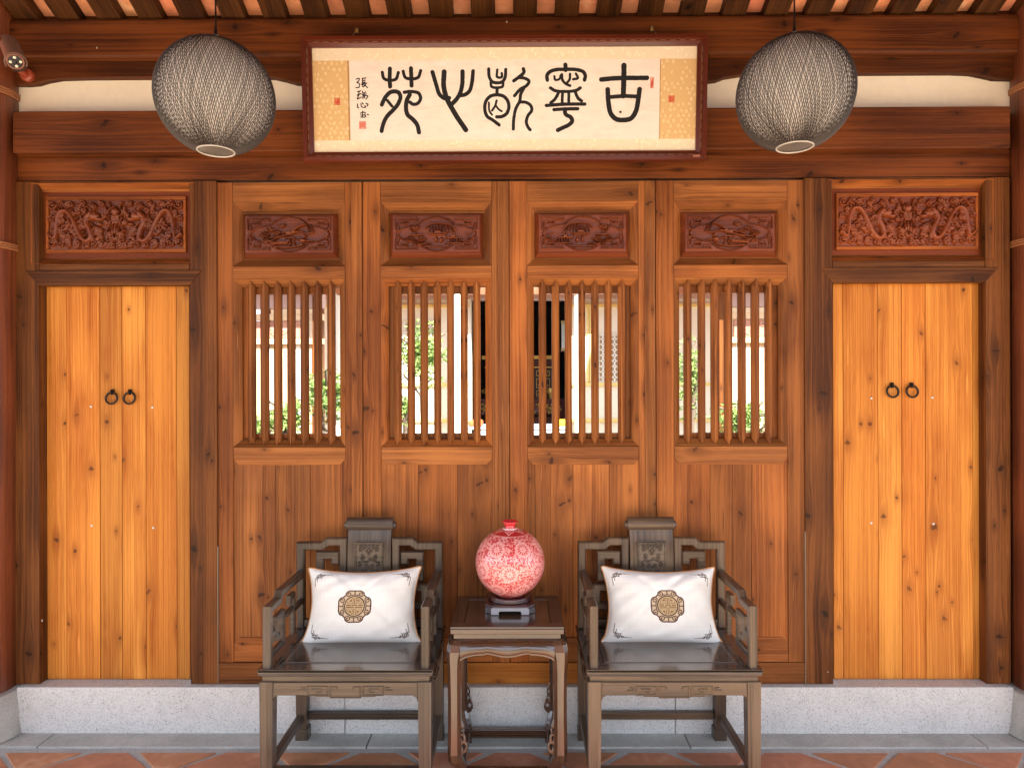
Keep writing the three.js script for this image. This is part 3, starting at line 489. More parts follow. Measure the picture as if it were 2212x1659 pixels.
// ------------------------------------------------------------------ roof: rafters, soffit bricks, slabs
{
  const rf = thing('roof', 'dark rafters with terracotta soffit bricks laid between them', null, [0, 3.1, 0], null, 'structure'); delete rf.userData.category;
  const th = Math.atan(.44), y0 = Y(36, .1) - .003, zr = 2.3, ze = 3.75, place = (g, off) => { g.rotateX(-th); g.translate(0, y0 + off, .1); return g; };
  const L = (zr - .1) / Math.cos(th), pitch = .1832;
  for (let k = -13; k <= 13; k++) {
    const xc = -.03 + (k + .5) * pitch, w = .052;
    part('rafter', wuv(place(box(xc - w, xc + w, 0, .05, -1.15, L, .003), 0), 'z'), wood('dark', { tone: .48 }), rf);
    const m = stdm({ map: terraTex, color: lin(1.7 * rr(.85, 1.05), 1.5 * rr(.9, 1.05), 1.35), roughness: .85 });
    for (let j = -1; j < 2; j++) part('soffit_brick', muv(place(box(xc + w - .01, xc + pitch - w + .01, .051, .078, -.06 + j * .2, .138 + j * .2, .002), 0), .5), m, rf);
    const rest = []; for (let j = 2; j < 11; j++) rest.push(muv(place(box(xc + w - .01, xc + pitch - w + .01, .051, .078, -.06 + j * .2, .138 + j * .2, 0), 0), .5));
    part('soffit_bricks', merge(rest), m, rf, { kind: 'stuff' });
  }
  part('roof_deck', muv(place(box(-6, 6, .085, .2, -1.3, L + .05, 0), 0), .6), stdm({ map: terraTex, color: lin(.8, .8, .8), roughness: .9 }), rf);
  for (const s of [-1, 1]) part('soffit', muv(place(box(s * 2.52, s * 6, .03, .07, -1.2, L, 0), 0), .6), wood('dark'), rf);
  // the far slope behind the camera
  const g = box(-6, 6, 0, .16, 0, (ze - zr) / Math.cos(th), 0); g.rotateX(th); g.translate(0, y0 + .44 * (zr - .1) + .03, zr); part('roof_slope', muv(g, .6), wood('dark', { tone: 1.0 }), rf); part('eave_beam', wuv(box(-6, 6, 3.04, 3.5, ze - .16, ze - .02, .01), 'x'), wood('beam'), rf);
  const up = box(-6, 6, 3.0, y0 + .06, -.09, .06, 0); part('wall_plate', wuv(up, 'x'), wood('dark', { tone: .7 }), rf);
}

// ------------------------------------------------------------------ framed calligraphy
{
  const W = 2048, H = 545, cv = document.createElement('canvas'); cv.width = W; cv.height = H; const c = cv.getContext('2d');
  const K = W / 1965, tx = x => (x - 143) * K, ty = y => (y - 237) * K;
  let rs = 7; const q = () => { rs = (rs * 16807) % 2147483647; return rs / 2147483647; };
  c.fillStyle = '#ead7b8'; c.fillRect(0, 0, W, H);
  for (let i = 0; i < 1500; i++) { c.fillStyle = q() > .5 ? 'rgba(255,246,214,.35)' : 'rgba(226,205,150,.3)'; const x = q() * W, y = q() * H; c.beginPath(); c.ellipse(x, y, 4 + q() * 9, 3 + q() * 4, q() * 3, 0, 7); c.fill(); }
  for (const [a, b] of [[143, 331], [1921, 2110]]) {
    c.fillStyle = '#d9b27a'; c.fillRect(tx(a), ty(299), (b - a) * K, (698 - 299) * K);
    for (let r = 0; r < 15; r++) for (let k = 0; k < 7; k++) { const x = tx(a) + (k + .5 + (r % 2) * .5 - .25) * 29 * K + (q() - .5) * 14, y = ty(312) + r * 27 * K + (q() - .5) * 12; if (q() < .25) continue; if (x > tx(b) - 6 || x < tx(a)) continue; c.fillStyle = 'rgba(238,210,160,.7)'; c.beginPath(); c.ellipse(x, y, 5 + q() * 4, 8 + q() * 3, q() - .5, 0, 7); c.fill(); c.strokeStyle = 'rgba(168,120,48,.4)'; c.lineWidth = 1.6; c.beginPath(); c.arc(x + 12, y + 7, 9 + q() * 6, 2.2 + q(), 4.6 + q()); c.stroke(); }
    c.fillStyle = 'rgba(140,95,40,.55)'; if (a < 500) c.fillRect(tx(b) - 9, ty(299), 9, 399 * K); else c.fillRect(tx(a), ty(299), 5, 399 * K);
  }
  c.fillStyle = '#ecdccd'; c.fillRect(tx(331), ty(299), (1921 - 331) * K, 399 * K);
  for (let i = 0; i < 700; i++) { c.fillStyle = `rgba(${q() > .5 ? '255,240,226' : '222,196,176'},.12)`; c.beginPath(); c.ellipse(tx(331 + q() * 1590), ty(299 + q() * 399), 10 + q() * 40, 4 + q() * 12, 0, 0, 7); c.fill(); }
  c.lineCap = 'round'; c.lineJoin = 'round';
  const brush = (pts, w) => {                           // inked stroke with slightly rough edges
    const cu = new THREE.CatmullRomCurve3(pts.map(p => new THREE.Vector3(tx(p[0]), ty(p[1]), 0)), false, 'centripetal'); const n = Math.max(24, Math.round(cu.getLength() / 2));
    c.fillStyle = '#14100e'; for (const p of cu.getPoints(n)) { c.beginPath(); c.arc(p.x + q() - .5, p.y + q() - .5, w * K / 2 * 1.12 * (.95 + .1 * q()), 0, 7); c.fill(); }
  };
  const S = [
    [[[1622, 400], [1700, 394], [1855, 393]], 20], [[[1737, 330], [1737, 400], [1735, 482]], 23], [[[1655, 450], [1660, 520], [1672, 570], [1700, 598], [1735, 603], [1775, 595], [1800, 560], [1812, 500], [1818, 450]], 21], [[[1665, 488], [1740, 483], [1815, 486]], 17], [[[1720, 562], [1722, 563]], 9],
    [[[1438, 325], [1440, 352]], 18], [[[1346, 402], [1344, 380], [1356, 362], [1385, 351], [1440, 348], [1500, 351], [1530, 362], [1540, 380], [1536, 402]], 16], [[[1382, 382], [1386, 400], [1408, 396], [1414, 378]], 10], [[[1420, 374], [1424, 402], [1440, 420], [1462, 430]], 12], [[[1462, 372], [1460, 398], [1446, 416]], 11], [[[1492, 370], [1502, 392], [1478, 398]], 11],
    [[[1362, 440], [1385, 454], [1440, 459], [1495, 453], [1515, 441]], 14], [[[1405, 462], [1384, 498], [1364, 514]], 14], [[[1424, 462], [1422, 514]], 13], [[[1456, 462], [1456, 514]], 13], [[[1488, 460], [1505, 494], [1522, 506]], 14], [[[1340, 528], [1440, 522], [1538, 522]], 15], [[[1380, 549], [1440, 546], [1502, 545]], 15], [[[1436, 550], [1440, 572], [1466, 588], [1474, 606], [1456, 626], [1425, 640], [1400, 652]], 18],
    [[[1046, 345], [1049, 385], [1064, 408], [1090, 414], [1116, 408], [1130, 385], [1133, 347]], 14], [[[1090, 348], [1089, 384], [1112, 386], [1113, 366]], 11], [[[1056, 412], [1060, 432], [1088, 438], [1116, 432], [1120, 410]], 12], [[[1088, 440], [1088, 474]], 14], [[[1088, 472], [1055, 480], [1031, 505], [1025, 545], [1036, 580], [1066, 600], [1098, 624]], 15], [[[1088, 472], [1120, 480], [1143, 505], [1148, 540], [1136, 568], [1112, 582], [1086, 584]], 15], [[[1046, 512], [1048, 552], [1062, 574]], 9], [[[1086, 502], [1078, 528], [1062, 552]], 10], [[[1082, 528], [1096, 546], [1112, 556]], 9],
    [[[1223, 345], [1226, 362], [1200, 386], [1174, 404]], 15], [[[1200, 388], [1230, 392], [1252, 406], [1240, 428], [1208, 446], [1178, 478]], 14], [[[1226, 440], [1210, 470], [1204, 506], [1184, 544], [1173, 600], [1171, 645]], 14], [[[1206, 510], [1236, 512], [1262, 530], [1266, 552], [1246, 580], [1238, 610], [1248, 638], [1258, 650]], 14],
    [[[758, 358], [776, 420], [792, 468], [815, 488], [842, 488]], 18], [[[818, 358], [815, 430], [830, 490], [856, 540], [886, 590], [914, 630], [926, 648]], 22], [[[912, 356], [910, 420], [896, 470], [870, 505], [846, 526]], 19], [[[966, 354], [960, 410], [946, 455], [922, 472], [896, 476]], 17],
    [[[540, 340], [538, 400], [540, 430]], 18], [[[501, 358], [508, 388], [536, 398], [570, 392], [583, 360]], 14], [[[648, 338], [650, 425]], 18], [[[608, 354], [618, 384], [650, 392], [684, 384], [698, 351]], 14], [[[495, 520], [515, 482], [545, 456], [580, 458], [592, 480], [580, 515], [552, 548], [520, 580], [500, 620], [492, 652]], 18], [[[524, 498], [548, 528]], 13],
    [[[612, 458], [650, 455], [686, 464], [695, 490], [680, 514], [656, 518], [640, 508]], 15], [[[640, 470], [624, 500], [620, 540], [627, 570], [656, 596], [676, 622], [685, 660]], 19],
  ];
  for (const [p, w] of S) brush(p, w);
  const sg = [[[366, 392], [382, 388], [378, 402], [370, 408], [382, 414], [380, 432], [364, 433]], [[398, 388], [398, 428]], [[398, 389], [416, 386]], [[399, 400], [412, 397]], [[399, 409], [412, 407]], [[392, 417], [420, 412]], [[404, 418], [424, 434]], [[402, 430], [414, 420]], [[372, 454], [388, 450]], [[380, 452], [376, 470], [370, 472]], [[372, 470], [390, 464]], [[378, 472], [370, 490], [390, 482]], [[398, 452], [400, 462], [414, 456]], [[396, 470], [416, 466]], [[400, 476], [398, 488]], [[400, 474], [424, 476], [414, 492]], [[408, 476], [406, 486]], [[372, 516], [370, 532], [376, 534]], [[388, 514], [392, 530], [412, 532], [408, 524]], [[394, 510], [400, 516]], [[414, 512], [424, 518], [420, 526]], [[396, 552], [394, 582]], [[384, 562], [408, 558], [406, 570], [386, 572]], [[386, 582], [410, 580], [410, 572]], [[420, 568], [426, 570]]];
  for (const p of sg) brush(p, 4.6);
  const seal = (x0, y0, x1, y1, al) => { c.strokeStyle = `rgba(190,52,30,${al})`; c.fillStyle = `rgba(200,60,35,${al * .45})`; c.lineWidth = 2.5; c.fillRect(tx(x0), ty(y0), (x1 - x0) * K, (y1 - y0) * K); c.strokeRect(tx(x0), ty(y0), (x1 - x0) * K, (y1 - y0) * K); for (let i = 0; i < 14; i++) { c.beginPath(); c.moveTo(tx(x0 + (x1 - x0) * q()), ty(y0 + (y1 - y0) * q())); c.lineTo(tx(x0 + (x1 - x0) * q()), ty(y0 + (y1 - y0) * q())); c.stroke(); } };
  seal(378, 604, 412, 639, .6); seal(253, 486, 279, 519, .85); seal(1968, 483, 1996, 514, .85); seal(1874, 390, 1889, 443, .55);
  const t = new THREE.CanvasTexture(cv); t.colorSpace = THREE.SRGBColorSpace; t.anisotropy = 8;
  const zc = .205, cx = X(1091.5, zc), hw = (X(1530, zc) - X(653.5, zc)) / 2, yB = Y(349, .185), hh = (Y(75, .225) - yB);
  const fr = thing('framed_calligraphy', 'wide dark red frame holding black seal-script calligraphy on cream paper', 'picture', [cx, yB, .185]);
  fr.base = [0, 0, 0];
  const m = new THREE.MeshPhysicalMaterial({ map: TEX.carve, color: lin(.62, .4, .36), roughness: .32, clearcoat: .4, clearcoatRoughness: .2 });
  const fw = .045, O = [[-hw, 0], [hw, 0], [hw, hh], [-hw, hh]], I = [[-hw + fw, fw], [hw - fw, fw], [hw - fw, hh - fw], [-hw + fw, hh - fw]];
  for (let k = 0; k < 4; k++) {                          // four mitred rails with a stepped section
    const a = O[k], b = O[(k + 1) % 4], c2 = I[(k + 1) % 4], d = I[k], lp = (p, r, f) => [p[0] + (r[0] - p[0]) * f, p[1] + (r[1] - p[1]) * f];
    const prof = [[0, -.03], [0, .0], [.08, .012], [.45, .014], [.5, .008], [.62, .008], [.68, .002], [.98, -.004], [1, -.02]], pos = [];
    for (let i = 0; i < prof.length - 1; i++) { const [f0, z0] = prof[i], [f1, z1] = prof[i + 1], A = [...lp(a, d, f0), z0], B = [...lp(b, c2, f0), z0], C = [...lp(b, c2, f1), z1], D = [...lp(a, d, f1), z1]; pos.push(...A, ...B, ...C, ...A, ...C, ...D); }
    { const A = [...a, -.03], B = [...b, -.03], C = [...c2, -.02], D = [...d, -.02]; pos.push(...A, ...C, ...B, ...A, ...D, ...C); }
    const g = new THREE.BufferGeometry(); g.setAttribute('position', new THREE.Float32BufferAttribute(pos, 3)); g.computeVertexNormals(); g.setAttribute('uv', new THREE.Float32BufferAttribute(new Float32Array(pos.length / 3 * 2), 2));
    part('frame_rail', wuv(g, k % 2 ? 'y' : 'x'), m, fr);
    const bd = []; const len = Math.hypot(b[0] - a[0], b[1] - a[1]), n = Math.floor(len / .042);
    for (let i = 1; i < n; i++) { const p = lp(lp(a, b, i / n), lp(d, c2, i / n), .57), hx = k % 2 ? .0022 : .012, hy = k % 2 ? .012 : .0022; bd.push(box(p[0] - hx, p[0] + hx, p[1] - hy, p[1] + hy, .004, .0095, .001)); }
    part('frame_beading', merge(bd), stdm({ color: lin(.16, .07, .035), roughness: .4 }), fr);
  }
  const sh = new THREE.PlaneGeometry(2 * (hw - fw) + .002, hh - 2 * fw + .002); sh.translate(0, hh / 2, -.012);
  part('scroll_paper', sh, stdm({ map: t, roughness: .85 }), fr);
  part('backing_board', box(-hw + .01, hw - .01, .01, hh - .01, -.029, -.015, 0), wood('dark'), fr);
  const tag = box(hw - .06, hw - .03, .012, .022, .0145, .0155, 0); part('maker_plate', tag, stdm({ color: lin(.3, .1, .06), roughness: .5 }), fr);
  fr.rotation.x = Math.atan(.04 / hh);
  for (const [ox, w] of [[772, 'above the first half of the frame'], [1411, 'above the second half of the frame']]) {
    const z = .121, x = X(ox, z), y = Y(66, z), h = thing('brass_hook', ox < 1000 ? 'small brass hook nailed above the signed end of the calligraphy frame' : 'small brass hook nailed above the first large character end of the frame', 'hook', [x, y, z], 'brass hooks over the picture frame');
    part('plate', box(x - .008, x + .008, y - .006, y + .012, z, z + .004, .002), mBrass, h);
    part('shank', tube([[x, y + .004, z + .003], [x, y + .003, z + .02], [x, y - .01, z + .03], [x, y - .022, z + .035]], .003, 12, 6), mBrass, h);
    const n = new THREE.SphereGeometry(.006, 10, 8); n.translate(x, y + .008, z + .006); part('nail_head', n, mBrass, h);
    part('wire', rod([x, y - .02, z + .034], [x + (ox < 1000 ? -.01 : .01), Y(82, .2), .2], .0015, .0015, 6), mSteel, h);
  }
}

// ------------------------------------------------------------------ woven ball pendant lamps
const mThread = stdm({ color: lin(.06, .047, .042), roughness: .6 });
const mLiner = new THREE.MeshPhysicalMaterial({ color: lin(.86, .8, .74), roughness: 1, transmission: .35, thickness: 0, side: THREE.DoubleSide });
function makeLamp(label, ox, oy, z, R) {
  const cx = X(ox, z), cy = Y(oy, z), L = thing('pendant_lamp', label, 'pendant lamp', [cx, cy, z], 'black woven ball pendant lamps');
  const aT = .16, aB = Math.PI - .315, rings = [], pt = (phi, a, r) => [cx + r * Math.sin(a) * Math.cos(phi), cy + r * Math.cos(a), z + r * Math.sin(a) * Math.sin(phi)];
  const N = 148, seg = 30;
  for (const dir of [-1, 1]) for (let i = 0; i < N; i++) {
    const p0 = (i + rr(-.32, .32)) / N * 2 * Math.PI, tw = .8 + .08 * Math.sin(i * 7 / N * 6.283), pts = [];
    for (let k = 0; k <= seg; k++) { const t = k / seg, a = aT + (aB - aT) * t; pts.push(new THREE.Vector3(...pt(p0 + dir * tw * (t - .5), a, R + (dir > 0 ? .0012 : -.0006)))); }
    rings.push(new THREE.TubeGeometry(new THREE.CatmullRomCurve3(pts), seg, .00108, 3, false));
  }
  part('woven_thread', merge(rings), mThread, L, { kind: 'stuff' });
  const ln = new THREE.SphereGeometry(R - .005, 48, 32, 0, Math.PI * 2, aT, aB - aT - .02); ln.translate(cx, cy, z); part('inner_shade', ln, mLiner, L);
  const rb = R * Math.sin(aB), yb = cy + R * Math.cos(aB), t = new THREE.TorusGeometry(rb, .003, 10, 48); t.rotateX(Math.PI / 2); t.translate(cx, yb, z); part('bottom_rim', t, stdm({ color: lin(.55, .51, .46), roughness: .4 }), L);
  const yt = cy + R * Math.cos(aT); part('cap', merge([rod([cx, yt - .01, z], [cx, yt + .004, z], .036, .03, 24), rod([cx, yt + .003, z], [cx, yt + .02, z], .017, .014, 16)]), stdm({ color: lin(.3, .26, .24), roughness: .5 }), L);
  part('strain_relief', rod([cx, yt + .018, z], [cx, yt + .05, z], .008, .004, 10), mBlackIron, L);
  part('cord', rod([cx, yt + .04, z], [cx, 3.22 + .44 * (z - .1), z], .0032, .0032, 8), mBlackIron, L);
  const b = new THREE.SphereGeometry(.03, 16, 12); b.translate(cx, cy - .02, z); const bb = part('bulb', b, stdm({ color: lin(.85, .84, .8), roughness: .3 }), L);
  part('socket', rod([cx, cy + .005, z], [cx, yt, z], .016, .016, 12), mBlackIron, bb);
}
makeLamp('black woven ball lamp hanging near the security camera, left of the calligraphy frame', 468, 207, .72, .197);
makeLamp('black woven ball lamp hanging right of the calligraphy frame, over the fourth lattice door', 1720, 206, .72, .194);

// ------------------------------------------------------------------ security camera
{
  const z = .3, fx = X(30, z), fy = Y(127, z), F = new THREE.Vector3(.545, -.668, .505).normalize(), T = thing('security_camera', 'brown bullet security camera fixed to the beam end by the left column', 'camera', [X(56, .09), Y(157, .09), .085]);
  T.base = [0, 0, 0]; T.position.set(0, 0, 0);
  const G = (g) => { g.scale(1.22, 1.22, 1.15); g.applyQuaternion(new THREE.Quaternion().setFromUnitVectors(new THREE.Vector3(0, 0, 1), F)); g.translate(fx, fy, z); return g; };
  const mb = stdm({ color: lin(.26, .1, .06), roughness: .45 });
  const cyl = (r0, r1, z0, z1, n = 28, open = false, a0 = 0, al = Math.PI * 2) => { const g = new THREE.CylinderGeometry(r1, r0, z1 - z0, n, 1, open, a0, al); g.rotateX(Math.PI / 2); g.translate(0, 0, (z0 + z1) / 2); return g; };
  const bd = part('housing', G(merge([cyl(.026, .027, -.14, -.004), cyl(.027, .027, -.004, 0)])), mb, T);
  const shield = []; for (const [r, s] of [[.0325, 1], [.0305, -1]]) { const g = cyl(r, r, -.15, .006, 24, true, Math.PI * .5 - 2.05, 4.1); shield.push(g); }
  { const g = new THREE.TorusGeometry(.0315, .0016, 6, 30, 4.1); g.rotateZ(Math.PI / 2 - 2.05); g.translate(0, 0, .006); shield.push(g); }
  const shm = stdm({ color: lin(.2, .115, .085), roughness: .5, side: THREE.DoubleSide });
  // the hood opens towards the underside: turn so that its gap faces down
  part('sun_hood', G((() => { const g = merge([...shield.slice(0, 2).map(g => { g.rotateZ(-Math.PI / 2 + Math.PI / 2); return g; }), shield[2]]); return g; })()), shm, T);
  part('face_plate', G(cyl(.0215, .0215, 0, .0015)), stdm({ color: lin(.015, .014, .016), roughness: .15 }), bd);
  { const g = new THREE.TorusGeometry(.024, .003, 8, 30); part('face_ring', G(g), mb, bd); }
  for (const [a, b] of [[0, .0145], [0, -.0145], [.0145, 0], [-.0145, 0]]) { const g = new THREE.SphereGeometry(.0048, 12, 8); g.scale(1, 1, .5); g.translate(a, b, .002); part('led_lamp', G(g), stdm({ color: lin(.8, .8, .62), roughness: .2 }), bd); }
  { const g = new THREE.SphereGeometry(.006, 14, 10); g.scale(1, 1, .5); g.translate(0, 0, .001); part('lens', G(g), stdm({ color: lin(.01, .01, .014), roughness: .05 }), bd); }
  const mx = X(56, .09), my = Y(157, .09);
  part('base_mount', merge([rod([mx, my, .085], [mx, my, .1], .0295, .0285, 32), rod([mx, my, .1], [mx, my, .106], .0285, .02, 32)]), stdm({ color: lin(.3, .055, .025), roughness: .35 }), T);
  part('arm', merge([rod([mx, my, .1], [mx, my, .135], .011, .011, 16), rod([mx, my, .135], [fx - F.x * .06, fy - F.y * .06 - .03, z - F.z * .06], .011, .01, 16), (() => { const s = new THREE.SphereGeometry(.0135, 14, 10); s.translate(mx, my, .135); return s; })()]), stdm({ color: lin(.34, .065, .03), roughness: .35 }), T);
}

// ------------------------------------------------------------------ armchairs
function makeChair(cx, cz, M, label) {
  const C = thing('armchair', label, 'armchair', [cx, 0, cz], 'carved wooden armchairs beside the vase table');
  C.base = [0, 0, 0];                                    // modelled about its own origin: x across, y up, z to the front
  const put = (n, g, ax, p = C, m = M) => part(n, wuv(g, ax), m, p);
  const W = .325, D = .235, H = .479;
  // seat: frame with ogee edge, inset panel
  const prof = [[0, 0], [0, -.008], [-.004, -.014], [-.002, -.02], [-.012, -.027]];
  const rim = []; const ring = (k) => [[-W - prof[k][0], -D - prof[k][0]], [W + prof[k][0], -D - prof[k][0]], [W + prof[k][0], D + prof[k][0]], [-W - prof[k][0], D + prof[k][0]]];
  for (let k = 0; k < prof.length - 1; k++) { const a = ring(k), b = ring(k + 1); for (let i = 0; i < 4; i++) { const j = (i + 1) % 4, P = (r, q, y) => [r[q][0], H + y, r[q][1]]; const A = P(a, i, prof[k][1]), B = P(a, j, prof[k][1]), Cc = P(b, j, prof[k + 1][1]), Dd = P(b, i, prof[k + 1][1]); rim.push(...A, ...Cc, ...B, ...A, ...Dd, ...Cc); } }
  const bt = ring(prof.length - 1).map(p => [p[0], H + prof[prof.length - 1][1], p[1]]); rim.push(...bt[0], ...bt[1], ...bt[2], ...bt[0], ...bt[2], ...bt[3]);
  const rg = new THREE.BufferGeometry(); rg.setAttribute('position', new THREE.Float32BufferAttribute(rim, 3)); rg.computeVertexNormals(); rg.setAttribute('uv', new THREE.Float32BufferAttribute(new Float32Array(rim.length / 3 * 2), 2));
  const seat = put('seat', rg, 'x', C);
  const fw = .058, Ms = M.userData.seat;
  put('seat_rail', box(-W, W, H - .012, H, D - fw, D, .002), 'x', seat, Ms); put('seat_rail', box(-W, W, H - .012, H, -D, -D + fw, .002), 'x', seat, Ms);
  for (const s of [-1, 1]) put('seat_rail', box(s * W, s * (W - fw), H - .012, H, -D + fw + .001, D - fw - .001, .002), 'z', seat, Ms);
  put('seat_panel', box(-W + fw + .0012, W - fw - .0012, H - .012, H - .0015, -D + fw + .0012, D - fw - .0012, .003), 'x', seat, Ms);
  for (const s of [-1, 1]) put('seat_bead', box(s * (W - fw - .016), s * (W - fw - .022), H - .003, H + .0012, -D + fw + .02, D - fw - .01, .001), 'z', seat, Ms);
  put('seat_bead', box(-W + fw + .016, W - fw - .016, H - .003, H + .0008, D - fw - .02, D - fw - .015, .001), 'x', seat, Ms);
  // waist and aprons
  put('waist', merge([box(-W + .014, W - .014, H - .047, H - .026, D - .03, D - .012, .002), box(-W + .014, W - .014, H - .047, H - .026, -D + .012, -D + .03, .002), box(-W + .012, -W + .03, H - .047, H - .026, -D + .03, D - .03, .002), box(W - .03, W - .012, H - .047, H - .026, -D + .03, D - .03, .002)]), 'x');
  const lw = .05, yA = H - .046, lx = W - .006;
  const apron = (len, carved) => { // front outline: legs' shoulders are separate; rounded inner corners
    const a = len / 2, y1 = yA - .05, p = [[-a, yA], [-a, y1 - .022], [-a + .006, y1 - .008], [-a + .02, y1]];
    if (carved) p.push([-.115, y1], [-.112, y1 - .005], [-.06, y1 - .006], [-.057, y1 - .011], [.057, y1 - .011], [.06, y1 - .006], [.112, y1 - .005], [.115, y1]);
    p.push([a - .02, y1], [a - .006, y1 - .008], [a, y1 - .022], [a, yA]); return p.reverse();
  };
  const fa = put('apron', ext(apron(2 * (lx - lw), true).reverse(), D - .034, D - .006, .003), 'x');
  const fret = [[[-.175, -.03], [-.15, -.03], [-.15, -.02], [-.165, -.02]], [[-.14, -.05], [-.14, -.016], [-.066, -.016], [-.066, -.048], [-.135, -.048]], [[-.125, -.026], [-.09, -.026], [-.09, -.038], [-.108, -.038]], [[-.03, -.018], [-.055, -.018], [-.055, -.056], [.055, -.056], [.055, -.018], [.03, -.018]], [[-.03, -.018], [-.03, -.026]], [[.03, -.018], [.03, -.026]]];
  const both = [...fret, ...fret.slice(0, 3).map(f => f.map(([a, b]) => [-a, b]))];
  put('apron_fret', merge(both.map(f => ext(strip(f.map(([a, b]) => [a, yA + b]), .0052), D - .01, D - .0035, .0015))), 'x', fa);
  put('apron', ext(apron(2 * (lx - lw), false).reverse(), -D + .006, -D + .03, .003), 'x');
  for (const s of [-1, 1]) { const g = ext(apron(2 * (D - lw), false).reverse(), -.014, .014, .003); g.rotateY(Math.PI / 2); g.translate(s * (W - .024), 0, 0); const sa = put('apron', g, 'z'); const f = merge(both.map(f => ext(strip(f.map(([a, b]) => [a * .8, yA + b]), .0052), -.003, .003, .0012))); f.rotateY(Math.PI / 2); f.translate(s * (W - .0085), 0, 0); put('apron_fret', f, 'z', sa); }
  // legs with block feet, stretchers
  for (const sx of [-1, 1]) for (const sz of [-1, 1]) {
    const x0 = sx * lx, x1 = sx * (lx - lw), z0 = sz * (D - .004), z1 = sz * (D - .004 - lw);
    put('leg', merge([loftY([[x0, z0], [x1, z0], [x1, z1], [x0, z1]], yA, [[x0 - sx * .002, z0 - sz * .002], [x1 + sx * .004, z0 - sz * .002], [x1 + sx * .004, z1 + sz * .004], [x0 - sx * .002, z1 + sz * .004]], .05), box(x0 + sx * .001, x1 - sx * .003, 0, .052, z0 + sz * .001, z1 - sz * .003, .004)]), 'y');
  }
  for (const s of [-1, 1]) { put('stretcher', box(-lx + lw, lx - lw, .082, .112, s * (D - .02) - .014, s * (D - .02) + .014, .003), 'x'); put('stretcher', box(s * (lx - .02) - .014, s * (lx - .02) + .014, .082, .112, -D + lw, D - lw, .003), 'z'); }
  // back: posts, stepped crest, splat with scroll, hooked frets, lower rail
  const zb = -D + .028, t = .017, bz = [zb - t, zb + t];
  const bx = .3, pw = .034, yC = .853, yS = .871;
  for (const s of [-1, 1]) {
    const cr = strip([[s * (bx), H], [s * bx, yC - pw / 2], [s * .205, yC - pw / 2], [s * .182, yS - pw / 2], [s * .113, yS - pw / 2], [s * .113, H]], pw);
    put('back_frame', ext(cr, ...bz, .005), 'y');
    const fk = strip([[s * .15, .755], [s * .15, .795], [s * .217, .795], [s * .217, .7], [s * .15, .7]], .034), fk2 = strip([[s * .135, .655], [s * .235, .655], [s * .235, .575], [s * .19, .575]], .032);
    put('back_fret', ext(fk, zb - .013, zb + .013, .005), 'x'); put('back_fret', ext(fk2, zb - .013, zb + .013, .005), 'x');
  }
  put('back_rail', box(-bx + .016, bx - .016, H + .008, H + .04, zb - .014, zb + .014, .004), 'x');
  const sp = (u, v) => { const y = H + .04 + v * .405, lean = v > .7 ? -.014 * ((v - .7) / .3) ** 2 : 0; return [(u - .5) * .186, y, zb + .012 + .012 * Math.sin(v * Math.PI) + lean]; };
  const splat = put('splat', slab(sp, 2, 18, () => [0, 0, -.022]), 'y');
  const R = new Relief(.122, .15, 90, 110); R.line([[-.056, -.07], [.056, -.07], [.056, .07], [-.056, .07], [-.056, -.07]], .003, .0035);
  for (const s of [-1, 1]) for (const [a, b, r] of [[.035, .05, .012], [.028, .02, .009], [.04, -.005, .009], [.03, -.03, .011], [.042, -.052, .008], [.016, .055, .008], [.012, -.012, .008]]) R.spiral(s * a, b, r, 1.4, s > 0 ? 1 : 2, s, .0024, .004);
  R.line([[0, .062], [.013, .045], [0, .028], [-.013, .045], [0, .062]], .0025, .004); R.line([[0, -.025], [.013, -.042], [0, -.058], [-.013, -.042], [0, -.025]], .0025, .004); R.blob(0, .045, .006, .006, .005); R.blob(0, -.042, .006, .006, .005); R.curve([[-.03, .012], [-.012, .004], [.004, .014], [.03, .006]], .003, .004);
  const rgx = R.geo(0, 0, 0); rgx.scale(1.02, 1.25, 1.5); rgx.computeVertexNormals(); rgx.translate(0, .765, zb + .0245); part('splat_relief', rgx, M.userData.relief, splat);
  { const y = .927, zc = zb - .012, g = [rod([-.1, y, zc], [.1, y, zc], .029, .029, 28), rod([-.112, y - .004, zc], [-.099, y - .004, zc], .013, .019, 18), rod([.099, y - .004, zc], [.112, y - .004, zc], .019, .013, 18)]; put('scroll', merge(g), 'x', splat); }
  // arms: stepped rail, front post, frets
  for (const s of [-1, 1]) {
    const ax = s * .295, side = (pts, w, dx) => { const g = ext(strip(pts, w), -dx, dx, .004); g.rotateY(-Math.PI / 2); g.translate(ax, 0, 0); return g; };  // pts are (z, y)
    const arm = put('arm', side([[D - .028, H], [D - .028, .695], [.105, .695], [.085, .718], [zb + t, .718]], .03, .0155), 'y');
    put('arm_fret', side([[zb + t, .6], [-.075, .6], [-.075, .665], [-.03, .665], [-.03, .635]], .021, .011), 'z', arm);
    put('arm_fret', side([[-.075, .59], [-.075, .5]], .021, .011), 'z', arm);
    put('arm_fret', side([[.19, .515], [.055, .515], [.055, .635], [.135, .635], [.135, .56], [.095, .56]], .022, .011), 'z', arm);
    put('arm_fret', side([[-.065, .61], [.044, .61]], .02, .0105), 'z', arm);
    put('arm_fret', side([[.146, .59], [.2, .59]], .02, .0105), 'z', arm);
  }
  return C;
}
